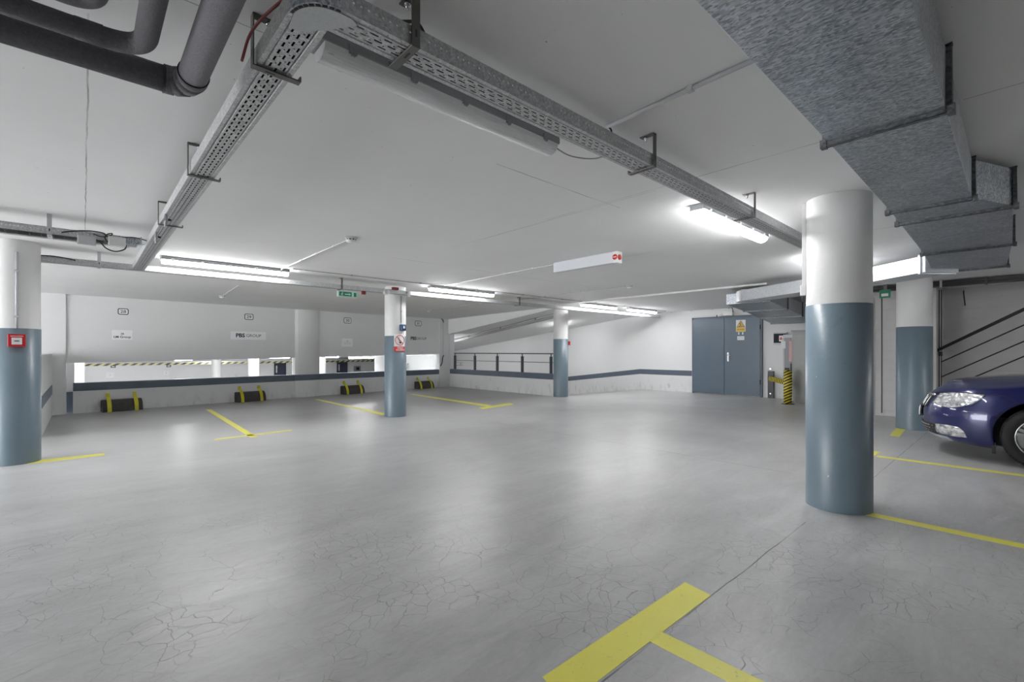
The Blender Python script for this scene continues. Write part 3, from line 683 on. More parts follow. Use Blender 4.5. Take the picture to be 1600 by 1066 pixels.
conduit('thin conduit to the smoke detector above bay 31', (p4.x, 8.3, CEIL-.012), (p4.x, p4.y-.09, 2.415), .006, 2)
conduit('grey conduit crossing the ceiling from the near tray to the large duct', (2.10, 1.53, CEIL-.012), (2.06, .56, CEIL-.012), .011, 1)
cable('short black lead from the conduit end down to the near tray', [(2.10, 1.52, CEIL-.012), (2.10, 1.50, 2.44), (2.09, 1.49, 2.38)], .005)
pe = onZ(862, 410, CEIL)
conduit('long thin conduit leading to the white emergency box light', (4.95, 7.25, CEIL-.012), (4.87, pe.y+.02, CEIL-.012), .007, 4, WPL)
# emergency box light
t = thing('emergency_light', 'white box emergency light on the ceiling with a red emblem on its end', 'emergency light', (4.86, 3.42, CEIL))
MB().box(-.03, 0, -.135, .07, 1.0, 0).build('box', simple('emergency_box_white', (.68, .70, .74), .4, var=.02), t, bevel=.004)
MB().box(-.035, -.055, -.14, .075, 0, 0).build('end_box', WPL, t, bevel=.003)
em = MB().lathe([(0, -.004), (.034, -.004), (.034, .004), (0, .004)], 20, (.02, -.07), 'y').build('emblem', REDS, t); em.location = (0, -.058, 0)
em2 = MB().lathe([(0, -.004), (.034, -.004), (.034, .004), (0, .004)], 20, (-.028, -.07), 'x').build('emblem', REDS, t); em2.location = (-.037, 0, 0)
MB().box(-.043, -.052, -.074, -.041, -.002, -.066).build('emblem_bar', WPL, t)
# exit sign and red box under the far tray
pa = onY(527, 459, 7.72); pb = onY(557, 459, 7.72)
t = thing('exit_sign', 'green and white running-man exit sign hanging under the far tray', 'exit sign', (pa.x, 7.70, pa.z-.045)); W_ = pb.x-pa.x
MB().box(0, 0, 0, W_, .03, .095).build('housing', simple('pale_green_acrylic', (.55, .80, .70), .35), t, bevel=.003)
MB().box(.07*W_, -.002, .012, .72*W_, 0, .085).box(.83*W_, -.002, .012, .96*W_, 0, .082).build('green_panel', GRN, t)
mn = MB(); k = W_/.33
def bar(m, x0, z0, x1, z1, wd, y0=-.004, y1=-.002):
    d = Vector((x1-x0, z1-z0)).normalized()*wd/2; nx, nz = -d.y, d.x
    m.hexa([(x0-nx, y0, z0-nz), (x1-nx, y0, z1-nz), (x1+nx, y0, z1+nz), (x0+nx, y0, z0+nz)], [(x0-nx, y1, z0-nz), (x1-nx, y1, z1-nz), (x1+nx, y1, z1+nz), (x0+nx, y1, z0+nz)])
bar(mn, .075*k, .06, .068*k, .042, .012); bar(mn, .068*k, .042, .082*k, .030, .007); bar(mn, .082*k, .030, .078*k, .018, .007); bar(mn, .068*k, .042, .055*k, .022, .007)
bar(mn, .075*k, .058, .092*k, .050, .006); bar(mn, .073*k, .058, .058*k, .048, .006); mn.lathe([(0, -.004), (.007, -.004), (.007, -.002), (0, -.002)], 10, (.078*k, .071), 'y')
bar(mn, .12*k, .045, .19*k, .045, .014); bar(mn, .19*k, .058, .215*k, .045, .012); bar(mn, .19*k, .032, .215*k, .045, .012)
mn.build('pictogram', WPL, t)
pr = onY(568, 457, 7.72); t = thing('alarm_box', 'small dark red box under the far tray beside the exit sign', 'alarm device', (pr.x-.03, 7.70, pr.z-.035))
MB().box(0, 0, 0, .065, .04, .06).build('body', DRED, t, bevel=.004); MB().box(.01, -.003, .01, .055, 0, .05).build('face', DRED, t)
pr = onY(619, 451, 7.66); t = thing('alarm_box', 'dark red box above the far tray at the no-smoking column', 'alarm device', (pr.x-.06, 7.67, pr.z-.02))
MB().box(0, 0, 0, .12, .05, .045).build('body', DRED, t, bevel=.004); MB().box(.015, -.003, .008, .105, 0, .037).build('face', DRED, t)
pr = onY(605, 456, 7.66); t = thing('junction_box', 'round white junction box on the far tray at the no-smoking column', 'junction box', (pr.x, 7.70, pr.z))
MB().lathe([(0, -.03), (.05, -.03), (.055, -.024), (.055, .02), (0, .02)], 24, (0, 0), 'y').build('body', WPL, t); MB().lathe([(0, -.034), (.04, -.034), (.04, -.03)], 24, (0, 0), 'y').build('lid', LGP, t)
pr = onY(640, 459, 7.66); t = thing('motion_sensor', 'small grey motion sensor on the far tray right of the no-smoking column', 'sensor', (pr.x, 7.69, pr.z))
MB().box(-.03, -.03, -.03, .03, .02, .05).build('body', LGP, t, bevel=.008); MB().lathe([(.022, -.03), (.022, -.045), (.012, -.056), (0, -.058)], 16).build('lens', WPL, t)
# dark line pipe just above the far tray
conduit('thin grey pipe running on the ceiling above the far tray', (2.3, 7.30, CEIL-.012), (13.0, 7.30, CEIL-.012), .008, 8, CABG)
conduit('thin shadowed pipe on the ceiling in front of the wire-mesh tray', (-3.0, 7.10, CEIL-.012), (.40, 7.10, CEIL-.012), .008, 2, LGP)
pr = onZ(963, 492, 2.31); t = thing('siren', 'round white sounder hanging below the far tray near the ramp', 'sounder', (pr.x, pr.y, 2.31))
MB().lathe([(0, -.055), (.08, -.05), (.095, -.03), (.095, .03), (.075, .05), (0, .05)], 28).build('dome', WPL, t); MB().cyl((0, 0, .05), (0, 0, .14), .05, 20).build('mount', LGP, t)
# small exit sign seen edge-on by the far column
t = thing('exit_sign', 'green exit sign seen almost edge-on, left of the column behind the car', 'exit sign', (10.75, 1.62, 2.22))
MB().box(0, 0, 0, .03, .16, .15).build('housing', GRN, t, bevel=.002); MB().box(-.002, .03, .03, 0, .13, .08).build('pictogram', WPL, t); MB().box(.01, .05, .15, .02, .1, .26).build('stem', BRK, t)

# ============================================================ COLUMN FITTINGS
def callpoint(label, key, px, py, sc=1.0):
    p, a = on_col(key, px, py, .006); t = thing('fire_call_point', label, 'fire call point', p, a-pi/2)   # local +y outward
    W, H_ = .062*sc, .062*sc
    MB().box(-W, -.012, -H_, W, .045, H_).build('body', REDP, t, bevel=.006)
    MB().box(-.036*sc, .045, -.042*sc, .036*sc, .050, .026*sc).build('glass', PAPER, t, bevel=.002)
    MB().box(-.044*sc, .045, .036*sc, .044*sc, .048, .046*sc).build('title_strip', simple('pink_title', (.8, .4, .4), .5), t)
    m = MB().box(-.014*sc, .050, -.012*sc, .014*sc, .052, -.002*sc)
    m.box(-.02*sc, .05, -.010*sc, -.014*sc, .052, -.004*sc).box(.014*sc, .05, -.010*sc, .02*sc, .052, -.004*sc); m.build('press_mark', BLK, t)
    return t
callpoint('red fire alarm call point on the column at the left edge', 'left', 26, 532, 1.1)
p, a = on_col('left', 26, 470, .010)
t = thing('conduit', 'grey vertical conduit above the red call point on the left column', 'conduit', (p.x, p.y, 0)); MB().cyl((0, 0, 1.50), (0, 0, 2.34), .012, 12).build('pipe', LGP, t)
for z in (1.62, 2.12): MB().box(-.02, -.02, z, .02, .02, z+.02).build('clip', LGP, t)
callpoint('red fire alarm call point on the ramp railing column', 'third', 888.3, 536.5, .85)
p, a = on_col('mid', 628.5, 512, .004); t = thing('sounder', 'dark blue sounder box on the column above the no-smoking sign', 'sounder', p, a-pi/2)
MB().box(-.055, -.03, -.06, .055, .05, .06).build('body', BLUEB, t, bevel=.012)
MB().lathe([(0, .052), (.038, .052), (.042, .045)], 24, (0, 0), 'y').build('ring', BLUEB, t); MB().lathe([(0, .056), (.022, .056), (.025, .05)], 20, (0, 0), 'y').build('horn', WPL, t)
p, a = on_col('mid', 627, 480, .008); t = thing('conduit', 'thin vertical conduit above the blue sounder', 'conduit', (p.x, p.y, 0)); MB().cyl((0, 0, 1.79), (0, 0, 2.3), .007, 10).build('pipe', CABG, t)
MB().box(-.012, -.012, 2.0, .012, .012, 2.02).build('clip', CABG, t)
# no smoking sign, wrapped on the column
cx, cy_, r = COLS['mid']; p, ac = on_col('mid', 625, 536, .006); r_ = r+.010
t = thing('no_smoking_sign', 'white and red no-smoking sign on the column facing the camera', 'sign', (cx, cy_, 0))
zT, zM, zB = 1.605, 1.33, 1.26; hw = .115/r_
zT = EYE+(HORIZON-522)*8.85/732; zM = EYE+(HORIZON-541.5)*8.85/732; zB = EYE+(HORIZON-549.5)*8.85/732
def wrap(z0, z1, a0, a1, rr, name, mat, n=10):
    m = MB(); vs = []
    for i in range(n+1):
        a = a0+(a1-a0)*i/n
        for q, z in ((rr, z0), (rr, z1), (rr-.003, z1), (rr-.003, z0)): vs.append((q*cos(a), q*sin(a), z))
    fs = [(i*4+k, (i+1)*4+k, (i+1)*4+(k+1) % 4, i*4+(k+1) % 4) for i in range(n) for k in range(4)]+[(3, 2, 1, 0), (n*4, n*4+1, n*4+2, n*4+3)]
    return m.add(vs, fs).build(name, mat, t)
wrap(zM, zT, ac-hw, ac+hw, r_, 'white_panel', PAPER); wrap(zB, zM, ac-hw, ac+hw, r_, 'red_panel', REDS)
def ringpts(R_, n=32, cz=(zT+zM)/2): return [((r_+.003)*cos(ac+R_*cos(2*pi*i/n)/r_), (r_+.003)*sin(ac+R_*cos(2*pi*i/n)/r_), cz+R_*sin(2*pi*i/n)) for i in range(n+1)]
MB().tube(ringpts(.092), .006, 6, False).build('prohibition_ring', REDS, t)
cz = (zT+zM)/2
def cp(dx, dz, e=.003): return ((r_+e)*cos(ac+dx/r_), (r_+e)*sin(ac+dx/r_), cz+dz)
MB().tube([cp(-.062+.124*i/8, .062-.124*i/8) for i in range(9)], .005, 6).build('prohibition_bar', REDS, t)
MB().tube([cp(-.01, -.03), cp(.015, -.055)], .014, 8).tube([cp(-.03, .05), cp(-.01, -.02)], .005, 6).build('cigarette', BLK, t)
for i, s in enumerate(('ZÁKAZ', 'KOUŘENÍ')):
    zz = (zM+zB)/2+.02-.04*i
    tx = text('lettering', s, .042, PAPER, t, cp(0, zz-cz, .004), (pi/2, 0, ac+pi/2), .02, .9)

# ============================================================ FLOOR MARKINGS
def mark(label, poly, group=None):
    return tag(MB().prism(poly, 'z', 0, .0015).build('parking_line', YEL), label, 'floor marking', group)
mark('wide yellow stripe in the right foreground beside the floor joint', [(1.26, 1.09), (2.37, 1.08), (2.40, 1.235), (1.30, 1.245)])
mark('yellow line running off the bottom edge from the wide stripe', [(1.79, -1.5), (1.89, -1.5), (1.90, 1.085), (1.80, 1.085)])
mark('yellow line from the foot of the large column to the right edge', [(4.38, -3.6), (4.48, -3.6), (4.50, .96), (4.40, .96)])
mark('yellow line on the floor in front of the blue car', [(6.93, -3.6), (7.03, -3.6), (7.02, 1.18), (6.92, 1.18)])
mark('short yellow end bar just right of the large column', [(6.45, 1.20), (7.30, 1.20), (7.30, 1.36), (6.45, 1.36)])
mark('short yellow bar at the foot of the column behind the car', [onZ(1390, 681, 0)[:2], onZ(1400, 669, 0)[:2], onZ(1415, 671, 0)[:2], onZ(1405, 683, 0)[:2]])
def Zm(px, py): v = onZ(px, py, 0); return (v.x, v.y)
mark('yellow line between the first two bays at left', [Zm(321, 640), Zm(330, 640), Zm(403, 683), Zm(391, 684)])
mark('yellow cross bar at the end of the line between the first two bays', [(1.37, 7.68), (2.44, 7.77), (2.44, 7.86), (1.37, 7.77)])
mark('yellow line between the second and third bays, ending at the no-smoking column', [Zm(490, 624), Zm(498, 624), Zm(603, 646.5), Zm(597, 649)])
mark('faint yellow line between the third and fourth bays', [Zm(640, 616.5), Zm(647, 616), Zm(768, 633.6), Zm(760, 635.4)])
mark('faint yellow cross bar at the end of the line between the third and fourth bays', [Zm(748, 637.5), Zm(754, 639.5), Zm(803, 632), Zm(797, 630)])
mark('yellow bar at the foot of the column at the left edge', [Zm(41, 721), Zm(43, 725.5), Zm(164, 711.5), Zm(163, 708.5)])

# ============================================================ WHEEL STOPS AT THE BAY WALL
def stop_proto():
    t = thing('wheel_stop', 'x', 'wheel stop')
    W = .33
    prof = [(0, 0), (0, .235), (-.05, .245), (-.12, .225), (-.18, .17), (-.215, .09), (-.225, 0)]
    m = MB(); vs = [(-W, y, z) for y, z in prof]+[(W, y, z) for y, z in prof]; n = len(prof)
    m.add(vs, [tuple(range(n)), tuple(range(2*n-1, n-1, -1))]+[(i, (i+1) % n, n+(i+1) % n, n+i) for i in range(n)]); m.build('rubber_block', RUB, t, bevel=.006)
    for s in (-1, 1):
        x = s*.22; path = [(.0, .335), (-.03, .335), (-.035, .30), (-.07, .30), (-.125, .272), (-.19, .20), (-.235, .10), (-.245, 0.0)]
        a = MB(); hw_ = .034; tk = .008
        P_ = [Vector((0, y, z)) for y, z in path]; vs = []
        for i, p in enumerate(P_):
            d = (P_[min(i+1, len(P_)-1)]-P_[max(i-1, 0)]).normalized(); nrm = Vector((0, d.z, -d.y))
            for sx, q in ((-hw_, 0), (hw_, 0), (hw_, tk), (-hw_, tk)): vs.append((x+sx, p.y-nrm.y*q, p.z-nrm.z*q))
        fs = [(i*4+k, (i+1)*4+k, (i+1)*4+(k+1) % 4, i*4+(k+1) % 4) for i in range(len(P_)-1) for k in range(4)]+[(3, 2, 1, 0), tuple(range(len(vs)-4, len(vs)))]
        ar = a.add(vs, fs).build('yellow_strap', YPOW, t, bevel=.002)
        MB().box(x-hw_, -.006, .30, x+hw_, .0, .38).build('wall_tab', YPOW, ar); MB().cyl((x, -.012, .36), (x, .0, .36), .009, 8).build('bolt', CHROME, ar)
    return t
sp = stop_proto()
for i, (pl_, pr_, lab) in enumerate([(160, 217, 'black rubber wheel stop with two yellow straps, leftmost on the bay wall'), (366, 410, 'black rubber wheel stop with two yellow straps, under the larger company sign'),
                        (527, 567, 'black rubber wheel stop with two yellow straps, left of the no-smoking column'), (641, 677, 'black rubber wheel stop with two yellow straps, right of the no-smoking column')]):
    c = onW((pl_+pr_)/2+1, 610); o = sp if i == 0 else copy_tree(sp)
    o.location = (c.x, wy(c.x)-.002, 0); o.rotation_euler.z = math.atan(WB); o['label'] = lab; o['group'] = 'wheel stops at the bay wall'

# ============================================================ SIGNS ON THE BAY WALL
SR = math.atan(WB)
def plate(label, px0, py0, px1, py1, name='number_plate', cat='number sign', th=.004):
    a = onW((px0+px1)/2, (py0+py1)/2); l = onW(px0, py0); r = onW(px1, py1); W = (r-l).to_2d().length; H_ = abs((onW((px0+px1)/2, py0)-onW((px0+px1)/2, py1)).z)
    t = thing(name, label, cat, (a.x, a.y, a.z), SR); return t, W, H_
def rrect(w_, h_, r, n=5):
    pts = []
    for cx_, cz_, a0 in ((w_/2-r, h_/2-r, 0), (-w_/2+r, h_/2-r, 90), (-w_/2+r, -h_/2+r, 180), (w_/2-r, -h_/2+r, 270)):
        for i in range(n+1): a = radians(a0+90*i/n); pts.append((cx_+r*cos(a), cz_+r*sin(a)))
    return pts
for px0, py0, px1, py1, s in ((184, 482, 201, 492, '28'), (382, 490.5, 396, 500, '29'), (537, 496.5, 549, 505.5, '30'), (648.5, 501.5, 658.5, 509.5, '31')):
    t, W, H_ = plate('white number plate '+s+' with black rounded border, '+{'28': 'leftmost on the bay wall', '29': 'above the first company sign', '30': 'just right of the wall pilaster', '31': 'right of the no-smoking column'}[s], px0, py0, px1, py1)
    MB().prism(rrect(W, H_, H_*.25), 'y', -.004, 0).build('border', BLK, t); MB().prism(rrect(W-.03, H_-.03, H_*.18), 'y', -.006, -.003).build('face', PAPER, t)
    text('number', s, H_*.66, NAVY, t, (0, -.0075, -.004), (pi/2, 0, 0), .01, 1.1)
t, W, H_ = plate('white paper notice under the number 28', 175, 516, 207, 531, 'paper_notice', 'notice')
MB().box(-W/2, -.003, -H_/2, W/2, 0, H_/2).build('sheet', simple('pale_paper', (.88, .88, .89), .6, var=.02), t)
text('lettering', '28', .055, NAVY, t, (0, -.005, .022), (pi/2, 0, 0), .01); text('lettering', 'LM Group', .065, NAVY, t, (0, -.005, -.045), (pi/2, 0, 0), .015, 1.05)
t, W, H_ = plate('small white paper notice under the number 30', 534, 529, 551, 542, 'paper_notice', 'notice')
MB().box(-W/2, -.003, -H_/2, W/2, 0, H_/2).build('sheet', MATS['pale_paper'], t)
text('number', '30', .04, NAVY, t, (0, -.005, .045), (pi/2, 0, 0)); MB().box(-W*.36, -.005, -.012, W*.36, -.003, -.004).box(-W*.3, -.005, -.045, W*.3, -.003, -.038).build('text_line', LGP, t)
for px0, py0, px1, py1, s in ((361, 518.5, 416, 531, '29'), (640, 524.5, 666, 534, '31')):
    t, W, H_ = plate('white PBS GROUP sign '+{'29': 'left of the wall pilaster, larger and clearer', '31': 'right of the no-smoking column, smaller'}[s], px0, py0, px1, py1, 'company_sign', 'sign')
    MB().box(-W/2, -.004, -H_/2, W/2, 0, H_/2).build('panel', MATS['pale_paper'] if s == '29' else WALLW, t)
    h = W/ (6.4 if s == '29' else 4.6)
    text('bold_letters', 'PBS', h, NAVY, t, (-W*(.235 if s == '29' else .27), -.0055, 0), (pi/2, 0, 0), .035, 1.05)
    text('light_letters', 'GROUP', h*.82, simple('grey_blue_lettering', (.06, .07, .12), .5) if s == '29' else MATS['grey_blue_lettering'], t, (W*(.145 if s == '29' else .21), -.0055, 0), (pi/2, 0, 0), 0.0, 1.0)
# conduit with bend on the pier at the end of the bay wall
def onPier(px, py): v = onW(px, py); return Vector((v.x, v.y-.05, v.z))
cable('grey conduit pipe running down the wall pier right of bay 31', [onPier(691, 503), onPier(691.5, 530), onPier(691.5, 556)], .012, LGP, name='wall_conduit')
cable('black bent pipe at the top of the wall pier', [onPier(682, 497), onPier(688, 498), onPier(691, 501), onPier(691.5, 505)], .018, BLK, name='bent_pipe')
cable('black bent hose beside the end of the wall opening', [onPier(692, 555), onPier(690.5, 559), onPier(689.5, 567), onPier(687, 572)], .018, BLK, name='bent_pipe')

# ============================================================ RAMP RAILING AND PIPE
t = thing('ramp_railing', 'dark railing with posts on top of the ramp parapet', 'railing', (9.71, 0, 0))
y0_, y1_ = 8.80, 13.6
MB().box(-.025, y0_, 1.165, .025, y1_, 1.195).build('handrail', RAILM, t, bevel=.004)
MB().tube([(0, y0_, .93), (0, y1_, .93)], .008, 8).build('middle_rail', RAILM, t)
for px in (711, 742, 777, 816, 861):
    yy = onX(px, 560, 9.71).y; MB().box(-.035, yy-.03, .62, .035, yy+.03, 1.10).box(-.012, yy-.012, 1.10, .012, yy+.012, 1.17).build('post', RAILM, t, bevel=.003)
def onRampC(px, py, gap=.0):
    # point on the sloping ramp ceiling
    r_ = ray(px, py); s = (1.10-CEIL)/(20.5-8.2); k = (CEIL-s*8.2-EYE-gap)/(r_.z-s*r_.y); return Vector((r_.x*k, r_.y*k, EYE+r_.z*k))
A_ = onRampC(704, 535, .10); B_ = onRampC(868, 494.5, .10)
t = thing('ramp_pipe', 'dark grey pipe pair hanging under the sloping ceiling over the ramp', 'pipe', A_)
MB().tube([(0, 0, 0), B_-A_], .045, 12).build('pipe_run', CABG, t); MB().tube([(0, 0, .10), B_-A_+Vector((0, 0, .10))], .015, 8).build('thin_pipe', CABG, t)
for k in (.22, .55, .85): q = (B_-A_)*k; MB().box(q.x-.012, q.y-.012, q.z, q.x+.012, q.y+.012, q.z+.12).build('hanger_rod', BRK, t)

# ============================================================ DOUBLE DOOR
ya_, yb_ = onX(1084.5, 560, 13.58).y, onX(1188.5, 560, 13.58).y; ym = onX(1132.5, 560, 13.58).y; zt = 2.20
dt = bpy.data.objects.new('door_1', None); COL.objects.link(dt); dt['kind'] = 'structure'; dt.location = (13.6, 0, 0)
MB().box(-.05, ya_, 0, .0, ya_+.05, zt+.05).box(-.05, yb_-.05, 0, 0, yb_, zt+.05).box(-.05, yb_-.05, zt, 0, ya_+.05, zt+.05).build('frame', STRIPE, dt, bevel=.004)
l1 = MB().box(-.055, ym+.004, .02, -.005, ya_, zt).build('leaf', DOORM, dt, bevel=.004); l2 = MB().box(-.055, yb_, .02, -.005, ym-.004, zt).build('leaf', DOORM, dt, bevel=.004)
hy = onX(1137.5, 558, 13.54).y; hz = onX(1137.5, 558, 13.54).z
MB().box(-.065, hy-.025, hz-.13, -.055, hy+.025, hz+.13).build('handle_plate', CHROME, l2, bevel=.003); MB().tube([(-.06, hy, hz+.05), (-.10, hy, hz+.05), (-.105, hy-.03, hz+.05), (-.105, hy-.10, hz+.048)], .010, 8).build('handle', CHROME, l2)
for z in (.35, 1.85): MB().cyl((-.06, yb_, z), (-.06, yb_, z+.12), .012, 10).build('hinge', BLK, l2)
def signX(label, px0, py0, px1, py1, x, name, cat):
    a = onX(px0, py0, x); b = onX(px1, py1, x); c = (a+b)/2; t = thing(name, label, cat, (x, c.y, c.z)); return t, abs(a.y-b.y), abs(a.z-b.z)
t, W, H_ = signX('white and yellow high-voltage warning sign on the right door leaf', 1150, 500, 1165, 518.5, 13.543, 'warning_sign', 'sign')
H_ = onX(1157, 500, 13.54).z-onX(1157, 518.5, 13.54).z
MB().box(-.004, -W/2, -H_/2, 0, W/2, H_/2).build('panel', PAPER, t); MB().box(-.006, -W*.47, -H_*.47, -.004, W*.47, -H_*.17).build('yellow_panel', YSIGN, t)
tri = lambda s, e0, e1: MB().prism([(-W*.44*s, -H_*.13+H_*.2*(1-s)), (W*.44*s, -H_*.13+H_*.2*(1-s)), (0, H_*.46-H_*.17*(1-s)*1.6)], 'x', e0, e1)
tri(1, -.006, -.004).build('triangle_border', BLK, t); tri(.8, -.008, -.006).build('triangle', YSIGN, t)
b_ = MB()
def barx(m, y0, z0, y1, z1, wd, x0=-.010, x1=-.008):
    d = Vector((y1-y0, z1-z0)).normalized()*wd/2; ny, nz = -d.y, d.x
    m.hexa([(x0, y0-ny, z0-nz), (x0, y1-ny, z1-nz), (x0, y1+ny, z1+nz), (x0, y0+ny, z0+nz)], [(x1, y0-ny, z0-nz), (x1, y1-ny, z1-nz), (x1, y1+ny, z1+nz), (x1, y0+ny, z0+nz)])
barx(b_, -.01, .10, .035, .05, .012); barx(b_, .035, .05, -.015, .045, .012); barx(b_, -.015, .045, .03, -.01, .012); barx(b_, -.05, -.005, .05, -.02, .012); b_.build('bolt_symbol', BLK, t)
MB().box(-.008, -W*.38, -H_*.36, -.006, W*.38, -H_*.33).box(-.008, -W*.38, -H_*.29, -.006, W*.38, -H_*.26).build('text_line', simple('brown_print', (.3, .18, .03), .5), t)
t, W, H_ = signX('white door label under the warning sign, with two small white marks', 1152, 525.5, 1163, 531.5, 13.543, 'door_label', 'label')
MB().box(-.004, -W/2, -.055, 0, W/2, .055).build('panel', PAPER, t); MB().box(-.006, -W*.38, -.012, -.004, W*.38, .0).box(-.006, -W*.3, .02, -.004, W*.3, .03).build('text_line', LGP, t)
for s in (-1, 1): MB().box(-.004, s*W*.28-.018, .095, 0, s*W*.28+.018, .165).build('small_mark', PAPER, t)
# camera above the door
pc = onX(1138, 490, 13.5); t = thing('security_camera', 'white security camera box above the double door', 'security camera', (13.6, pc.y, pc.z))
MB().box(-.12, -.12, -.06, 0, .14, .07).build('junction', WPL, t, bevel=.01); MB().cyl((-.09, .14, -.03), (-.10, .30, -.05), .035, 16).build('camera_body', WPL, t); MB().cyl((-.10, .29, -.05), (-.101, .33, -.053), .03, 16).build('lens', BLK, t)
cable('black cable curling over the security camera box', [(13.57, pc.y+.02, pc.z+.15), (13.5, pc.y-.06, pc.z+.17), (13.46, pc.y-.13, pc.z+.12), (13.46, pc.y-.14, pc.z+.03)], .01)
for k, (pa_, pb_) in enumerate([((1028, 489.5), (1138, 473)), ((1070, 485), (1135, 480))]):
    a = onX(*pa_, 13.56); b = onX(*pb_, 13.56)
    conduit(['upper', 'lower'][k]+' thin conduit on the wall above the double door', a, b, .008, 3, LGP)

# ============================================================ ELECTRICAL CABINETS AND GUARDS
t = thing('electrical_cabinet', 'tall grey steel electrical cabinet partly behind the large column', 'cabinet', (12.72, 0, 0))
y1c, y0c = onX(1238.5, 600, 12.72).y, 2.55
MB().box(0, y0c, .06, .8, y1c, 1.72).box(.02, y0c+.02, 0, .78, y1c-.02, .06).build('body', CAB1, t, bevel=.005)
MB().box(-.02, y0c+.05, .12, 0, y1c-.05, 1.66).build('door', CAB1, t, bevel=.004)
MB().box(-.022, 2.9, .28, -.018, 3.45, .33).box(-.022, 2.9, .37, -.018, 3.45, .42).build('louvre', BLK, t)
MB().box(-.03, y0c-.03, 1.72, .83, y1c+.03, 1.76).build('canopy', CAB1, t, bevel=.004)
t = thing('electrical_cabinet', 'narrow violet-grey cabinet behind the striped post', 'cabinet', (12.78, 0, 0))
y0n, y1n = y1c+.01, onX(1223.5, 600, 12.78).y
MB().box(0, y0n, .0, .7, y1n, 1.66).build('body', LGP, t, bevel=.005); MB().box(-.015, y0n+.03, .1, 0, y1n-.03, 1.58).build('door', CAB2, t, bevel=.003)
ymid = (y0n+y1n)/2
MB().box(-.02, ymid+.05, 1.32, -.016, ymid+.15, 1.5).build('meter_window', PAPER, t); MB().box(-.02, ymid-.10, 1.0, -.016, ymid-.03, 1.5).build('red_notice', simple('pink_notice', (.7, .45, .45), .5), t)
MB().box(-.03, y0n+.03, .75, -.015, y0n+.05, .95).build('handle', BLK, t)
pbx0, pbx1 = onX(1208, 520, 13.5), onX(1229, 537, 13.5)
t = thing('wall_box', 'dark framed wall box with a small warning sign, beside the cabinets', 'distribution box', (13.6, pbx0.y, pbx1.z))
W = pbx1.y-pbx0.y; H_ = pbx0.z-pbx1.z
MB().box(-.10, W, -.02, 0, 0, H_).build('body', LGP, t, bevel=.004); MB().box(-.105, W*.95, .02, -.10, W*.05, H_-.03).build('glass', simple('dark_glass', (.012, .013, .018), .5, spec=.2), t)
MB().box(-.109, W*.75, H_*.2, -.105, W*.45, H_*.72).build('sticker', PAPER, t); MB().prism([(W*.72, H_*.35), (W*.48, H_*.35), (W*.6, H_*.65)], 'x', -.111, -.109).build('triangle', REDS, t)
# guard rail
gy = onX(1204, 600, 13.52).y
t = thing('guard_post', 'black steel guard upright on the wall right of the double door', 'guard post', (13.52, gy, 0))
MB().box(-.01, -.07, 0, .07, .07, onX(1204, 580, 13.5).z).build('upright', RAILB, t, bevel=.004)
for z in (.12, .78): MB().cyl((-.02, 0, z), (-.008, 0, z), .02, 8).build('bolt', CHROME, t)
hz1 = mat_hazard('hazard_bar_stripes', 1, .12, .6)
gp = Vector((12.30, onX(1231, 600, 12.30).y, 0))
t = thing('guard_bar', 'short yellow and black striped bar between the black upright and the striped post', 'guard bar', (0, 0, 0))
a = Vector((13.45, gy, .53)); b = Vector((12.40, gp.y+.05, .50)); d = (b-a).normalized(); n_ = Vector((-d.y, d.x, 0))*.02
MB().hexa([a-n_-Vector((0, 0, .06)), b-n_-Vector((0, 0, .06)), b+n_-Vector((0, 0, .06)), a+n_-Vector((0, 0, .06))], [a-n_+Vector((0, 0, .06)), b-n_+Vector((0, 0, .06)), b+n_+Vector((0, 0, .06)), a+n_+Vector((0, 0, .06))]).build('bar', mat_hazard('hazard_bar_fine', 0, .10, .5), t)
t = thing('striped_post', 'yellow and black diagonally striped post in front of the cabinets', 'bollard', gp)
MB().cyl((0, 0, 0), (0, 0, .80), .088, 28).build('post', mat_hazard('hazard_post_stripes', 1, .13, 1.9), t); MB().lathe([(0, .0), (.14, 0), (.14, .008), (.09, .008)], 24).build('base_plate', BLK, t)
for z in (.5,): MB().box(-.09, -.04, .80, -.02, .04, .86).build('top_clamp', BLK, t)

# ============================================================ STAIR RAILING, CHANNEL AT RIGHT
t = thing('stair_railing', 'black sloping stair railing behind the blue car', 'railing', (11.62, 0, 0)); XR = 11.62
def RP(px, py): v = onX(px, py, XR); return Vector((0, v.y, v.z))
def ext(a, b, k): return a+(b-a)*k
a, b = RP(1461.5, 549), RP(1600, 483.5); MB().tube([a, ext(a, b, 2.0)], .028, 12).build('handrail', RAILB, t)
for (q0, q1) in (((1470, 566), (1600, 508)), ((1470, 589.5), (1600, 533.5)), ((1527, 587.5), (1600, 557))):
    a, b = RP(*q0), RP(*q1)
    if q0[0] == 1527: a = ext(b, a, 1.9)
    MB().tube([a, ext(a, b, 1.8)], .011, 8).build('rail', RAILB, t)
for px in (1467.5, 1471): v = RP(px, 600); MB().box(-.008, v.y-.008, 0, .008, v.y+.008, CEIL-.1).build('post', RAILB, t)
vb = RP(1469.5, 553); MB().box(-.02, vb.y-.03, vb.z-.04, .02, vb.y+.03, vb.z+.04).build('bracket', RAILB, t)
t = thing('ceiling_channel', 'dark grey steel channel under the ceiling above the stair railing', 'channel', (11.0, -3.5, 2.37))
MB().box(0, 0, 0, .10, 6.2, .10).build('channel', PIPEG, t, bevel=.004); MB().tube([(-.02, 0, .012), (-.02, 6.2, .012)], .014, 8).tube([(-.02, 0, .05), (-.02, 6.2, .05)], .014, 8).build('pipe', PIPEG, t)
for yy in (1.2, 2.6, 3.9, 4.45): MB().box(-.05, yy, -.01, .11, yy+.03, .115).build('clamp', LGP if yy > 4.3 else PIPEG, t)
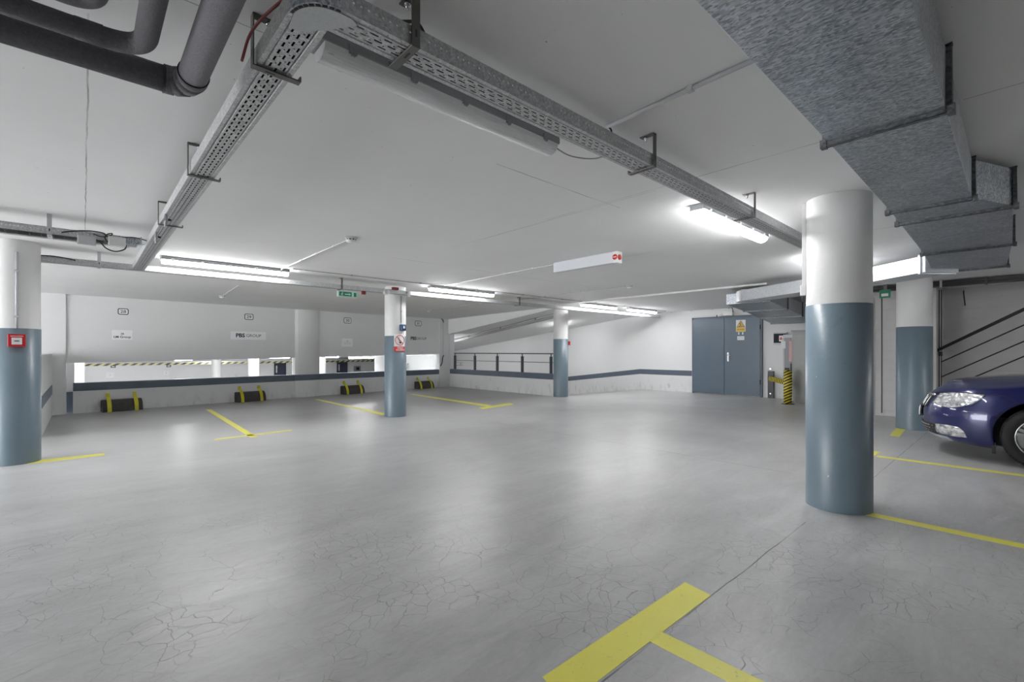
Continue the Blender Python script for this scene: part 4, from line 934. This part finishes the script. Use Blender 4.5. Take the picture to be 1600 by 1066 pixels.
v = onX(1506, 450, 12.3); cable('thin black cable hanging down the stair wall', [(12.28, v.y, 2.40), (12.28, v.y, v.z-.12), (12.28, v.y-.02, v.z-.34)], .008)
tag(MB().tube([(11.43, jy+.12, .0), (11.43, jy+.12, 2.3)], .008, 8).build('wall_conduit', LGP), 'thin light conduit on the concrete wall left of the column behind the car', 'conduit')

# ============================================================ LOWER LEVEL (seen through the slot)
LZ = -1.35
def lowcol(px0, px1, d, lab):
    c = ray((px0+px1)/2, 570)*d; r = (px1-px0)/2*d/FPX/sqrt(1+((px0+px1)/2-800)**2/FPX**2)
    return column(lab, c.x, c.y, max(.16, r), 1.62, 1.10, LZ)
lowcol(115, 124, 12.2, 'bright column on the lower level at the left end of the wall opening')
lowcol(330.5, 345.5, 17.5, 'narrow column on the lower level seen through the opening below 29')
lowcol(387, 405, 15.5, 'wider column on the lower level just left of the wall pilaster')
lowcol(497.5, 506, 17.0, 'column on the lower level seen just right of the wall pilaster')
lowcol(586, 600, 15.5, 'column on the lower level seen just left of the no-smoking column')
def lowlight(px0, px1, py, d, lab):
    a = onZ(px0, py, 1.0); k = d; A1 = ray(px0, py)*d; A1.z += EYE
    ln = ray(px1, py)*d-ray(px0, py)*d; t = luminaire(lab, A1.x, A1.y, True, min(1.5, ln.length*1.05), 0, 1.10)
    return t
for px0, px1, py, d, lab in ((272, 295, 568, 12.5, 'small bright lamp on the lower level below 28'), (402, 448, 560, 16.5, 'bright lamp on the lower level left of the pilaster'), (500, 528, 558, 18, 'lamp on the lower level right of the pilaster'),
                        (545, 584, 559, 15.8, 'bright lamp on the lower level left of the no-smoking column'), (320, 345, 562, 17.5, 'faint lamp on the lower level beside the narrow column')):
    lowlight(px0, px1, py, d, lab)
hb = mat_hazard('hazard_beam_stripes', 0, .24, -1.6, (.05, .05, .05), (.55, .52, .25))
yB = 21.0; xh0 = onY(130, 572, yB).x; xh1 = onY(690, 566, yB).x
tag(MB().box(xh0, yB, .755, xh1, yB+.12, .83).build('hazard_beam', hb), 'yellow and black striped height beam across the lower level', 'beam')
tag(MB().tube([(xh0-1, yB-.6, .93), (xh1, yB-.6, .93)], .05, 10).build('lower_pipe', CABG), 'grey pipe under the lower ceiling behind the opening', 'pipe')
tag(MB().box(xh0-1, yB+.12, .84, xh1, yB+.3, 1.10).build('lower_beam', WALLW), 'white beam above the striped height beam', 'beam')
for px0, px1, lab in ((428.5, 447, 'dark blue door seen through the opening left of the pilaster'), (526.5, 543, 'dark blue door seen through the opening right of the pilaster')):
    a = onY(px0, 580, 22.95); b = onY(px1, 580, 22.95); t = thing('metal_door', lab, 'door', (a.x, 22.94, LZ))
    MB().box(0, 0, 0, b.x-a.x, .055, 2.12).build('leaf', simple('lower_door_navy', (.03, .035, .07), .4) if px0 < 500 else MATS['lower_door_navy'], t, bevel=.004); MB().box(.06, -.03, 1.62, .12, 0, 1.95).build('handle_plate', CHROME, t)
a = onY(553, 572, 22.95); b = onY(562.5, 580, 22.95); t = thing('wall_box', 'dark wall cabinet on the lower level right of the door below 30', 'distribution box', (a.x, 22.95, b.z))
MB().box(0, -.1, 0, b.x-a.x, .05, a.z-b.z).build('body', CAB2, t, bevel=.004); MB().box(.08, -.106, .06, b.x-a.x-.08, -.1, a.z-b.z-.06).build('glass', MATS['dark_glass'], t)
for px, py, wd, ht, lab in ((177, 573, 8, 3.5, 'number plate on the lower level wall, left one below 28'), (264, 572, 7, 3.5, 'number plate on the lower level wall, right one below 28')):
    a = onY(px-wd/2, py-ht/2, 22.9); b = onY(px+wd/2, py+ht/2, 22.9); t = thing('number_plate', lab, 'number sign', (a.x, 22.98, b.z))
    MB().box(0, -.01, 0, b.x-a.x, 0, a.z-b.z).build('border', BLK, t); MB().box(.03, -.02, .03, b.x-a.x-.03, -.01, a.z-b.z-.03).build('face', PAPER, t)
for px, py, wd, ht, lab in ((172, 586.5, 13, 8, 'paper notice on the lower level wall, left one below 28'), (260, 583, 10, 6.5, 'paper notice on the lower level wall, right one below 28')):
    a = onY(px-wd/2, py-ht/2, 22.9); b = onY(px+wd/2, py+ht/2, 22.9); t = thing('paper_notice', lab, 'notice', (a.x, 22.98, b.z))
    MB().box(0, -.01, 0, b.x-a.x, 0, a.z-b.z).build('sheet', PAPER, t); MB().box((b.x-a.x)*.45, -.014, .12, (b.x-a.x)*.55, -.01, (a.z-b.z)-.12).build('print', LGP, t)
# cable ladder on the lower level below 31
a = onW(634, 568); t = thing('cable_ladder', 'grey cable ladder on the lower level below 31', 'cable tray', (a.x+.9, 16.6, .62))
MB().box(0, 0, 0, 3.6, .02, .025).box(0, 0, .12, 3.6, .02, .145).build('side_rail', CABG, t); rg = MB()
for k in range(14): rg.box(.1+k*.26, 0, .02, .13+k*.26, .02, .125)
rg.build('rung', CABG, t)
# ============================================================ CARS  (local: x lateral, +y = nose direction, nose tip at y=0)
def paint(name, col):
    m, nt, b = nodes_of(name); b.inputs['Base Color'].default_value = (*col, 1); b.inputs['Roughness'].default_value = .28; b.inputs['Metallic'].default_value = .25
    b.inputs['Coat Weight'].default_value = 1; b.inputs['Coat Roughness'].default_value = .02; return m
def interp(tab, x):
    if x <= tab[0][0]: return tab[0][1]
    for (x0, y0), (x1, y1) in zip(tab, tab[1:]):
        if x <= x1:
            t = (x-x0)/(x1-x0); t = t*t*(3-2*t)*.35+t*.65; return y0+(y1-y0)*t
    return tab[-1][1]
CL = 4.8
HC = [(0, .715), (.05, .785), (.12, .838), (.25, .885), (.45, .925), (.8, .972), (1.2, 1.01), (1.6, 1.01), (3.9, 1.0), (4.4, 1.02), (4.75, .98), (4.8, .9)]
def ufront(v, W=.90, Lf=.80, n=2.35):
    q = min(1, abs(v)/W); return Lf*(1-(1-q**n)**(1/n))
def body_mesh():
    W = .90; Lf = .80; n = 2.35; half = []
    for i in range(23):
        a = pi/2*i/22; half.append((Lf*(1-cos(a)**(2/n)), W*sin(a)**(2/n)))
    for i in range(1, 40): half.append((.80+(CL-.80-.6)*i/39, W))
    for i in range(1, 17):
        a = pi/2*(1-i/16); half.append((CL-.6*(1-cos(a)**(2/n)), W*sin(a)**(2/n)))
    loop = half+[(u, -v) for u, v in half[-2:0:-1]]
    def zt(u, v):
        ue = u-.62*ufront(v) if u < 1.6 else u
        return interp(HC, ue)-.115*(abs(v)/.86)**2.6
    zb = [(0, .20), (.5, .17), (.8, .16), (4.0, .18), (4.8, .26)]
    # (t, inset): t 0 bottom .. 1 belt
    prof = [(0, .10), (.03, .055), (.10, .025), (.20, .012), (.30, .004), (.42, 0), (.52, .002), (.62, .010), (.72, .024), (.80, .036), (.88, .052), (.94, .070), (.98, .088), (1.0, .105)]
    nose = [(0, .05), (.10, .02), (.2, .0), (.35, .0), (.5, .005), (.6, .015), (.75, .04), (.9, .085), (1, .14)]
    rows = []
    for u, v in loop:
        fr = max(0, 1-u/.7); L_ = sqrt(v*v+1e-9); col = []
        nx, ny = v, 0
        # outward normal in plan (approx.)
        if u < .8: k = u/.8; nu, nv = -(1-k)**1.0, (abs(v)/W)**2*(1 if v >= 0 else -1)
        elif u > CL-.6: k = (CL-u)/.6; nu, nv = (1-k), (abs(v)/W)**2*(1 if v >= 0 else -1)
        else: nu, nv = 0, (1 if v >= 0 else -1)
        q = sqrt(nu*nu+nv*nv) or 1; nu /= q; nv /= q
        uc, vc = u-nu*.105, v-nv*.105; top = zt(uc, vc); z0 = interp(zb, u)
        for t, ins in prof:
            e = ins+(interp(nose, t)-.0)*max(0, 1-u/.45)*.9
            col.append((u-nu*e, v-nv*e, z0+(top-z0)*t))
        # bonnet rows to the spine
        us, vs, _ = col[-1]; uC = min(max(.22+us*.95, .22), CL-.25)
        for w_ in (.08, .18, .32, .5, .68, .85, 1.0):
            uu = us+(uC-us)*w_; vv = vs*(1-w_); zz = zt(uu, vv)
            if w_ < .3: zz = zz*(w_/.3)+(col[len(prof)-1][2]+.0+(zz-col[len(prof)-1][2])*min(1, w_*2.2+.35))*(1-w_/.3)
            col.append((uu, vv, zz))
        b0 = col[0]; col.insert(0, (uC, 0, b0[2]+.02)); col.insert(1, (b0[0]+(uC-b0[0])*.3, b0[1]*.7, b0[2]+.01)); rows.append(col)
    m = len(rows[0]); nn_ = len(rows); vs = [(v, -u, z) for c_ in rows for u, v, z in c_]
    fs = [(i*m+k, ((i+1) % nn_)*m+k, ((i+1) % nn_)*m+k+1, i*m+k+1) for i in range(nn_) for k in range(m-1)]
    me = bpy.data.meshes.new('body'); me.from_pydata(vs, [], fs); bm = bmesh.new(); bm.from_mesh(me)
    bmesh.ops.remove_doubles(bm, verts=bm.verts, dist=1e-4); bmesh.ops.dissolve_degenerate(bm, edges=bm.edges, dist=1e-5); bmesh.ops.recalc_face_normals(bm, faces=bm.faces)
    bm.to_mesh(me); bm.free(); return me
UW1, UW2, RW = 1.055, 3.80, .325
def cut_arches(me):
    o = bpy.data.objects.new('tmp', me); COL.objects.link(o); cut = []
    for u in (UW1, UW2):
        for s in (-1, 1):
            c = MB().cyl((s*.60, -u, .335), (s*1.2, -u, .335), .385, 48, smooth=False).box(s*.60, -u-.385, -.2, s*1.2, -u+.385, .335).build('cut', BLK)
            # union of both as separate cutters keeps it manifold
            bpy.data.objects.remove(c)
            c1 = MB().cyl((s*.60, -u, .335), (s*1.2, -u, .335), .385, 48, smooth=False).build('cut', BLK)
            c2 = MB().box(s*.60, -u-.37, -.2, s*1.2, -u+.37, .26).build('cut', BLK); cut += [c1, c2]
    for c in cut:
        md = o.modifiers.new('b', 'BOOLEAN'); md.operation = 'DIFFERENCE'; md.object = c; md.solver = 'EXACT'
    bpy.context.view_layer.update(); dg = bpy.context.evaluated_depsgraph_get()
    r = bpy.data.meshes.new_from_object(o.evaluated_get(dg)); bpy.data.objects.remove(o)
    for c in cut: bpy.data.objects.remove(c)
    return r
BODY = cut_arches(body_mesh()); BODY.polygons.foreach_set('use_smooth', [True]*len(BODY.polygons))
# body surface for laying lamps, grilles and gaps onto
bmw = bmesh.new(); bmw.from_mesh(body_mesh()); BVH = BVHTree.FromBMesh(bmw); bmw.free()
CARX, CARY = 8.27, .90
RIM = simple('alloy_rim_silver', (.62, .63, .65), .25, .9, var=.02); TYRE = simple('tyre_rubber', (.014, .014, .015), .75, bstr=.3, bscale=90)
def mat_lamp():
    m, nt, b = nodes_of('headlamp_glass'); v = ocoord(nt)
    vo = N(nt, 'ShaderNodeTexVoronoi', inputs={'Scale': 16.0}); L(nt, scaled(nt, v, (1, 1, 2)), vo.inputs['Vector'])
    L(nt, mixc(nt, ramp(nt, noise(nt, v, 18, 3), .35, .65), (.26, .27, .29), (.88, .89, .90)), b.inputs['Base Color'])
    b.inputs['Metallic'].default_value = .45; b.inputs['Roughness'].default_value = .22; b.inputs['Coat Weight'].default_value = 1; b.inputs['Coat Roughness'].default_value = .02
    bump(nt, b, vo.outputs['Distance'], .6, .02); return m
LAMPM = mat_lamp()
def patch(pix, name, mat, parent, off=.003, th=.006, mirror=True, step=1.6):
    """outline given as sight lines, laid on the body skin at its own depth"""
    poly = [Vector(p) for p in pix]; pts = []
    for i in range(len(poly)):
        a, b = poly[i], poly[(i+1) % len(poly)]; k = max(1, int((b-a).length/step))
        pts += [a+(b-a)*j/k for j in range(k)]
    nb = len(pts); edges = [(i, (i+1) % nb) for i in range(nb)]
    x0 = min(p.x for p in pts); x1 = max(p.x for p in pts); y0 = min(p.y for p in pts); y1 = max(p.y for p in pts)
    def inside(q):
        c = False
        for i in range(nb):
            a, b = pts[i], pts[(i+1) % nb]
            if (a.y > q.y) != (b.y > q.y) and q.x < (b.x-a.x)*(q.y-a.y)/(b.y-a.y)+a.x: c = not c
        return c
    gx = x0+step/2
    while gx < x1:
        gy_ = y0+step/2
        while gy_ < y1:
            q = Vector((gx, gy_))
            if inside(q) and min((q-p).length for p in pts[:nb]) > step*.6: pts.append(q)
            gy_ += step
        gx += step
    vs, es, fs, *_ = delaunay_2d_cdt(pts, edges, [], 1, 1e-5)
    org = Vector((-CARX, -CARY, EYE)); out = []; last = None
    for p in vs:
        r = ray(p.x, p.y); h = BVH.ray_cast(org, r.normalized())
        if h[0] is None:
            h2 = None
            for kk in range(1, 30):
                q = p+(Vector(((x0+x1)/2, (y0+y1)/2))-p)*kk*.03; r = ray(q.x, q.y); h = BVH.ray_cast(org, r.normalized())
                if h[0] is not None: break
        out.append((h[0], h[1]) if h[0] is not None else (Vector((0, 0, 0)), Vector((0, 1, 0))))
    for s in ((1, -1) if mirror else (1,)):
        n = len(out); V = [Vector((c.x*s, c.y, c.z))+Vector((nn.x*s, nn.y, nn.z))*(off+th) for c, nn in out]+[Vector((c.x*s, c.y, c.z))-Vector((nn.x*s, nn.y, nn.z))*.012 for c, nn in out]
        F = [tuple(f) for f in fs]+[tuple(i+n for i in reversed(f)) for f in fs]
        cnt = {}
        for f in fs:
            for a, b in zip(f, list(f[1:])+[f[0]]): cnt[(a, b)] = 1
        F += [(a, b, b+n, a+n) for a, b in cnt if (b, a) not in cnt]
        yield MB().add(V, F, True).build(name, mat, parent)
def skin_line(pix, off=.002):
    org = Vector((-CARX, -CARY, EYE)); o = []
    for i in range(len(pix)-1):
        a, b = Vector(pix[i]), Vector(pix[i+1]); k = max(1, int((b-a).length/3))
        for j in range(k+1):
            q = a+(b-a)*j/k; h = BVH.ray_cast(org, ray(q.x, q.y).normalized())
            if h[0] is not None and (not o or (h[0]-o[-1]).length > .004): o.append(h[0]+h[1]*off)
    return o
def wheel(parent, x, u, s):
    w_ = bpy.data.objects.new('wheel', None); COL.objects.link(w_); w_.parent = parent; w_.location = (x, -u, RW)
    # tyre: lathe about x, outer face towards s
    W2 = .105; prof = [(.215, -W2+.01), (.235, -W2), (.285, -W2-.004), (.312, -W2+.012), (RW, -W2+.035), (RW, W2-.035), (.312, W2-.012), (.285, W2+.004), (.235, W2), (.215, W2-.01)]
    MB().lathe(prof, 72, (0, 0), 'x').build('tyre', TYRE, w_)
    tr = MB()
    for k in range(72):
        a = 2*pi*k/72
        for xx, o_ in ((-W2+.028, 0), (-W2+.07, .5), (0, 0), (W2-.07, .5), (W2-.028, 0)):
            aa = a+o_*2*pi/72; c, d = cos(aa), sin(aa); r0, r1 = RW-.006, RW+(.004 if abs(xx) < W2-.05 else .001)
            t0, t1 = -d*.009, c*.009
            tr.hexa([(xx-.014, c*r0-t0, d*r0-t1), (xx+.014, c*r0-t0, d*r0-t1), (xx+.014, c*r0+t0, d*r0+t1), (xx-.014, c*r0+t0, d*r0+t1)], [(xx-.014, c*r1-t0, d*r1-t1), (xx+.014, c*r1-t0, d*r1-t1), (xx+.014, c*r1+t0, d*r1+t1), (xx-.014, c*r1+t0, d*r1+t1)])
    tr.build('tread', TYRE, w_)
    MB().lathe([(.222, s*.09), (.214, s*.100), (.206, s*.092), (.200, s*.03), (.195, -s*.06)], 48, (0, 0), 'x').lathe([(.20, s*.0), (.03, s*.0)], 48, (0, 0), 'x').build('rim', RIM, w_)
    MB().lathe([(.15, s*.02), (.15, s*.03), (.03, s*.035)], 40, (0, 0), 'x').build('brake_disc', BRK, w_)
    sp_ = MB()
    for k in range(5):
        for e in (-.13, .13):
            a = 2*pi*k/5+pi/2; c, d = cos(a), sin(a); a2 = a+e; c2, d2 = cos(a2), sin(a2); tx, ty = -d, c
            sp_.hexa([(s*.055, c*.04-tx*.03, d*.04-ty*.03), (s*.055, c*.04+tx*.03, d*.04+ty*.03), (s*.07, c2*.21+tx*.018, d2*.21+ty*.018), (s*.07, c2*.21-tx*.018, d2*.21-ty*.018)],
                     [(s*.085, c*.04-tx*.024, d*.04-ty*.024), (s*.085, c*.04+tx*.024, d*.04+ty*.024), (s*.094, c2*.21+tx*.014, d2*.21+ty*.014), (s*.094, c2*.21-tx*.014, d2*.21-ty*.014)])
    sp_.lathe([(0, s*.09), (.05, s*.088), (.06, s*.05)], 24, (0, 0), 'x'); sp_.build('spokes', RIM, w_)
    return w_
GLASS = simple('car_window_glass', (.015, .02, .022), .05, var=0.0, coat=1.0)
def car(label, loc, rz, col, name='car', detailed=True, group=None):
    t = thing(name, label, 'car', loc, rz, group); P = paint(name+'_paint_'+str(len(MATS)), col)
    me = BODY.copy(); me.materials.clear(); me.materials.append(P); b = bpy.data.objects.new('body', me); COL.objects.link(b); b.parent = t
    # cabin
    g = [(1.35, .72, .98), (2.05, .60, 1.40), (3.2, .58, 1.44), (4.0, .58, 1.30), (4.45, .66, 1.0)]
    sec = [[(-w_, -u, .93), (-w_, -u, z-.03), (-w_+.1, -u, z), (w_-.1, -u, z), (w_, -u, z-.03), (w_, -u, .93)] for u, w_, z in g]
    lo = [[(-.76, -u, .90), (.76, -u, .90)] for u, _, _ in g]
    m = MB(); vs = []
    for i, (u, w_, z) in enumerate(g): vs += [(-.78, -u, .90), (-w_, -u, z-.05), (-w_+.12, -u, z), (w_-.12, -u, z), (w_, -u, z-.05), (.78, -u, .90)]
    fs = [(i*6+k, (i+1)*6+k, (i+1)*6+k+1, i*6+k+1) for i in range(4) for k in range(5)]+[(0, 1, 2, 3, 4, 5), (29, 28, 27, 26, 25, 24)]
    m.add(vs, fs, False).build('window_glass', GLASS, t, bevel=.02)
    r = MB(); vs = []
    for u, w_, z in ((2.0, .60, 1.40), (2.6, .60, 1.455), (3.3, .60, 1.455), (3.95, .58, 1.33)): vs += [(-w_-.01, -u, z-.05), (-w_+.12, -u, z+.012), (w_-.12, -u, z+.012), (w_+.01, -u, z-.05)]
    r.add(vs, [(i*4+k, (i+1)*4+k, (i+1)*4+k+1, i*4+k+1) for i in range(3) for k in range(3)], True).build('roof', P, t, solid=.02)
    pl_ = MB()
    for s in (-1, 1):
        for (u0, z0, u1, z1, w0, w1) in ((1.35, .97, 2.03, 1.39, .79, .61), (2.75, .95, 2.72, 1.43, .79, .60), (3.95, 1.33, 4.4, 1.0, .60, .78)):
            pl_.tube([(s*w0, -u0, z0), (s*w1, -u1, z1)], .03, 8)
    pl_.build('pillar_frame', P, t)
    for s in (-1, 1):
        MB().lathe([(.0, 0), (.09, .0), (.10, .04), (.09, .09), (0, .1)], 20, (-1.62, 1.03), 'x').build('mirror', P, t).location = (s*.86 if s > 0 else -.96, 0, 0)
        for u in (UW1, UW2): wheel(t, s*.80, u, s)
    MB().box(-.62, -4.4, .19, .62, -.45, .5).build('underbody', BLK, t)
    MB().box(-.6, -1.3, .3, .6, -.7, .75).build('wheel_liner', BLK, t)
    if not detailed: 
        MB().box(-.6, .005, .5, .6, -.05, .62).build('grille', BLK, t); return t
    hl = [(1457.8, 630), (1462, 624), (1470.5, 615), (1488, 613.6), (1514, 615), (1539, 617.2), (1532, 625), (1518.5, 631.5), (1503, 635.5), (1488, 637.4), (1474.6, 636), (1468, 633.5), (1464, 631.5)]
    for o in patch(hl, 'headlamp', LAMPM, t): pass
    for o in patch([(1462, 662), (1480, 664), (1498, 668), (1506.5, 675), (1511, 684), (1496, 682.5), (1481, 680), (1461.5, 674)], 'fog_lamp', LAMPM, t): pass
    line = MB()
    def both(pts, r=.0028):
        if len(pts) > 1: line.tube(pts, r, 6); line.tube([Vector((-p.x, p.y, p.z)) for p in pts], r, 6)
    both(skin_line([(1451, 614.5), (1470, 613.5), (1500, 613), (1541, 616), (1556, 616.5), (1574, 621), (1592, 632)]))
    both(skin_line([(1540, 619), (1532, 627), (1520, 634), (1506, 640)]), .002)
    both(skin_line([(1506, 640), (1540, 645), (1560, 651)]), .002)
    line.build('panel_gap', BLK, t)
    # grille in the middle of the nose, bonnet emblem strip, lower intake, plate
    def onnose(v0, v1, z0, z1, name, mat, off=.004, n=14, th=.02, nz=6):
        V = []
        for i in range(n+1):
            v = v0+(v1-v0)*i/n
            for k in range(nz+1):
                z = z0+(z1-z0)*k/nz; h = BVH.ray_cast(Vector((v, 2, z)), Vector((0, -1, 0)))
                p = h[0] if h[0] is not None else Vector((v, -.15, z)); V.append(Vector((v, p.y+off, z)))
        m_ = nz+1; F = [(i*m_+k, (i+1)*m_+k, (i+1)*m_+k+1, i*m_+k+1) for i in range(n) for k in range(nz)]
        return MB().add(V, F, True).build(name, mat, t, solid=th)
    onnose(-.44, .44, .555, .70, 'grille', BLK); 
    for k in range(9): onnose(-.42+.1*k, -.408+.1*k, .56, .695, 'grille_bar', CHROME, .016, 1, .006)
    onnose(-.48, .48, .70, .725, 'grille_chrome', CHROME, .012, 14, .02, 2)
    onnose(-.26, .26, .43, .54, 'number_plate_panel', PAPER, .03, 6, .012)
    onnose(-.27, .27, .42, .55, 'number_plate_holder', BLK, .018, 6, .02)
    onnose(-.62, .62, .25, .37, 'lower_intake', BLK, .004, 20)
    for k in range(3): onnose(-.6, .6, .27+.035*k, .278+.035*k, 'intake_slat', LGP, .012, 20, .006, 1)
    onnose(-.70, .70, .195, .235, 'front_lip', simple('silver_lip', (.35, .38, .42), .35), .012, 22, .02, 2)
    for s in (-1, 1): MB().box(s*.80, -UW1+.36, .12, s*.86, -UW1+.39, .24).build('mud_flap', BLK, t)
    return t
car('blue estate car parked with its nose towards the bays, cut by the right edge', (CARX, CARY, 0), 0, (.003, .007, .095))
# cars parked on the lower level, only roofs show through the slot
q = ray(428, 583)*19; q2 = ray(585, 578)*20
car('grey car roof seen through the wall opening, left of the pilaster', (ray(440, 583).x*18.5+1.2, ray(440, 583).y*18.5+1.0, LZ+.12), radians(70), (.03, .03, .035), detailed=False)
car('black car roof seen through the wall opening, right of the pilaster', (ray(575, 578).x*18.5+2.6, ray(575, 578).y*18.5-.6, LZ+.20), radians(-80), (.012, .012, .014), detailed=False)
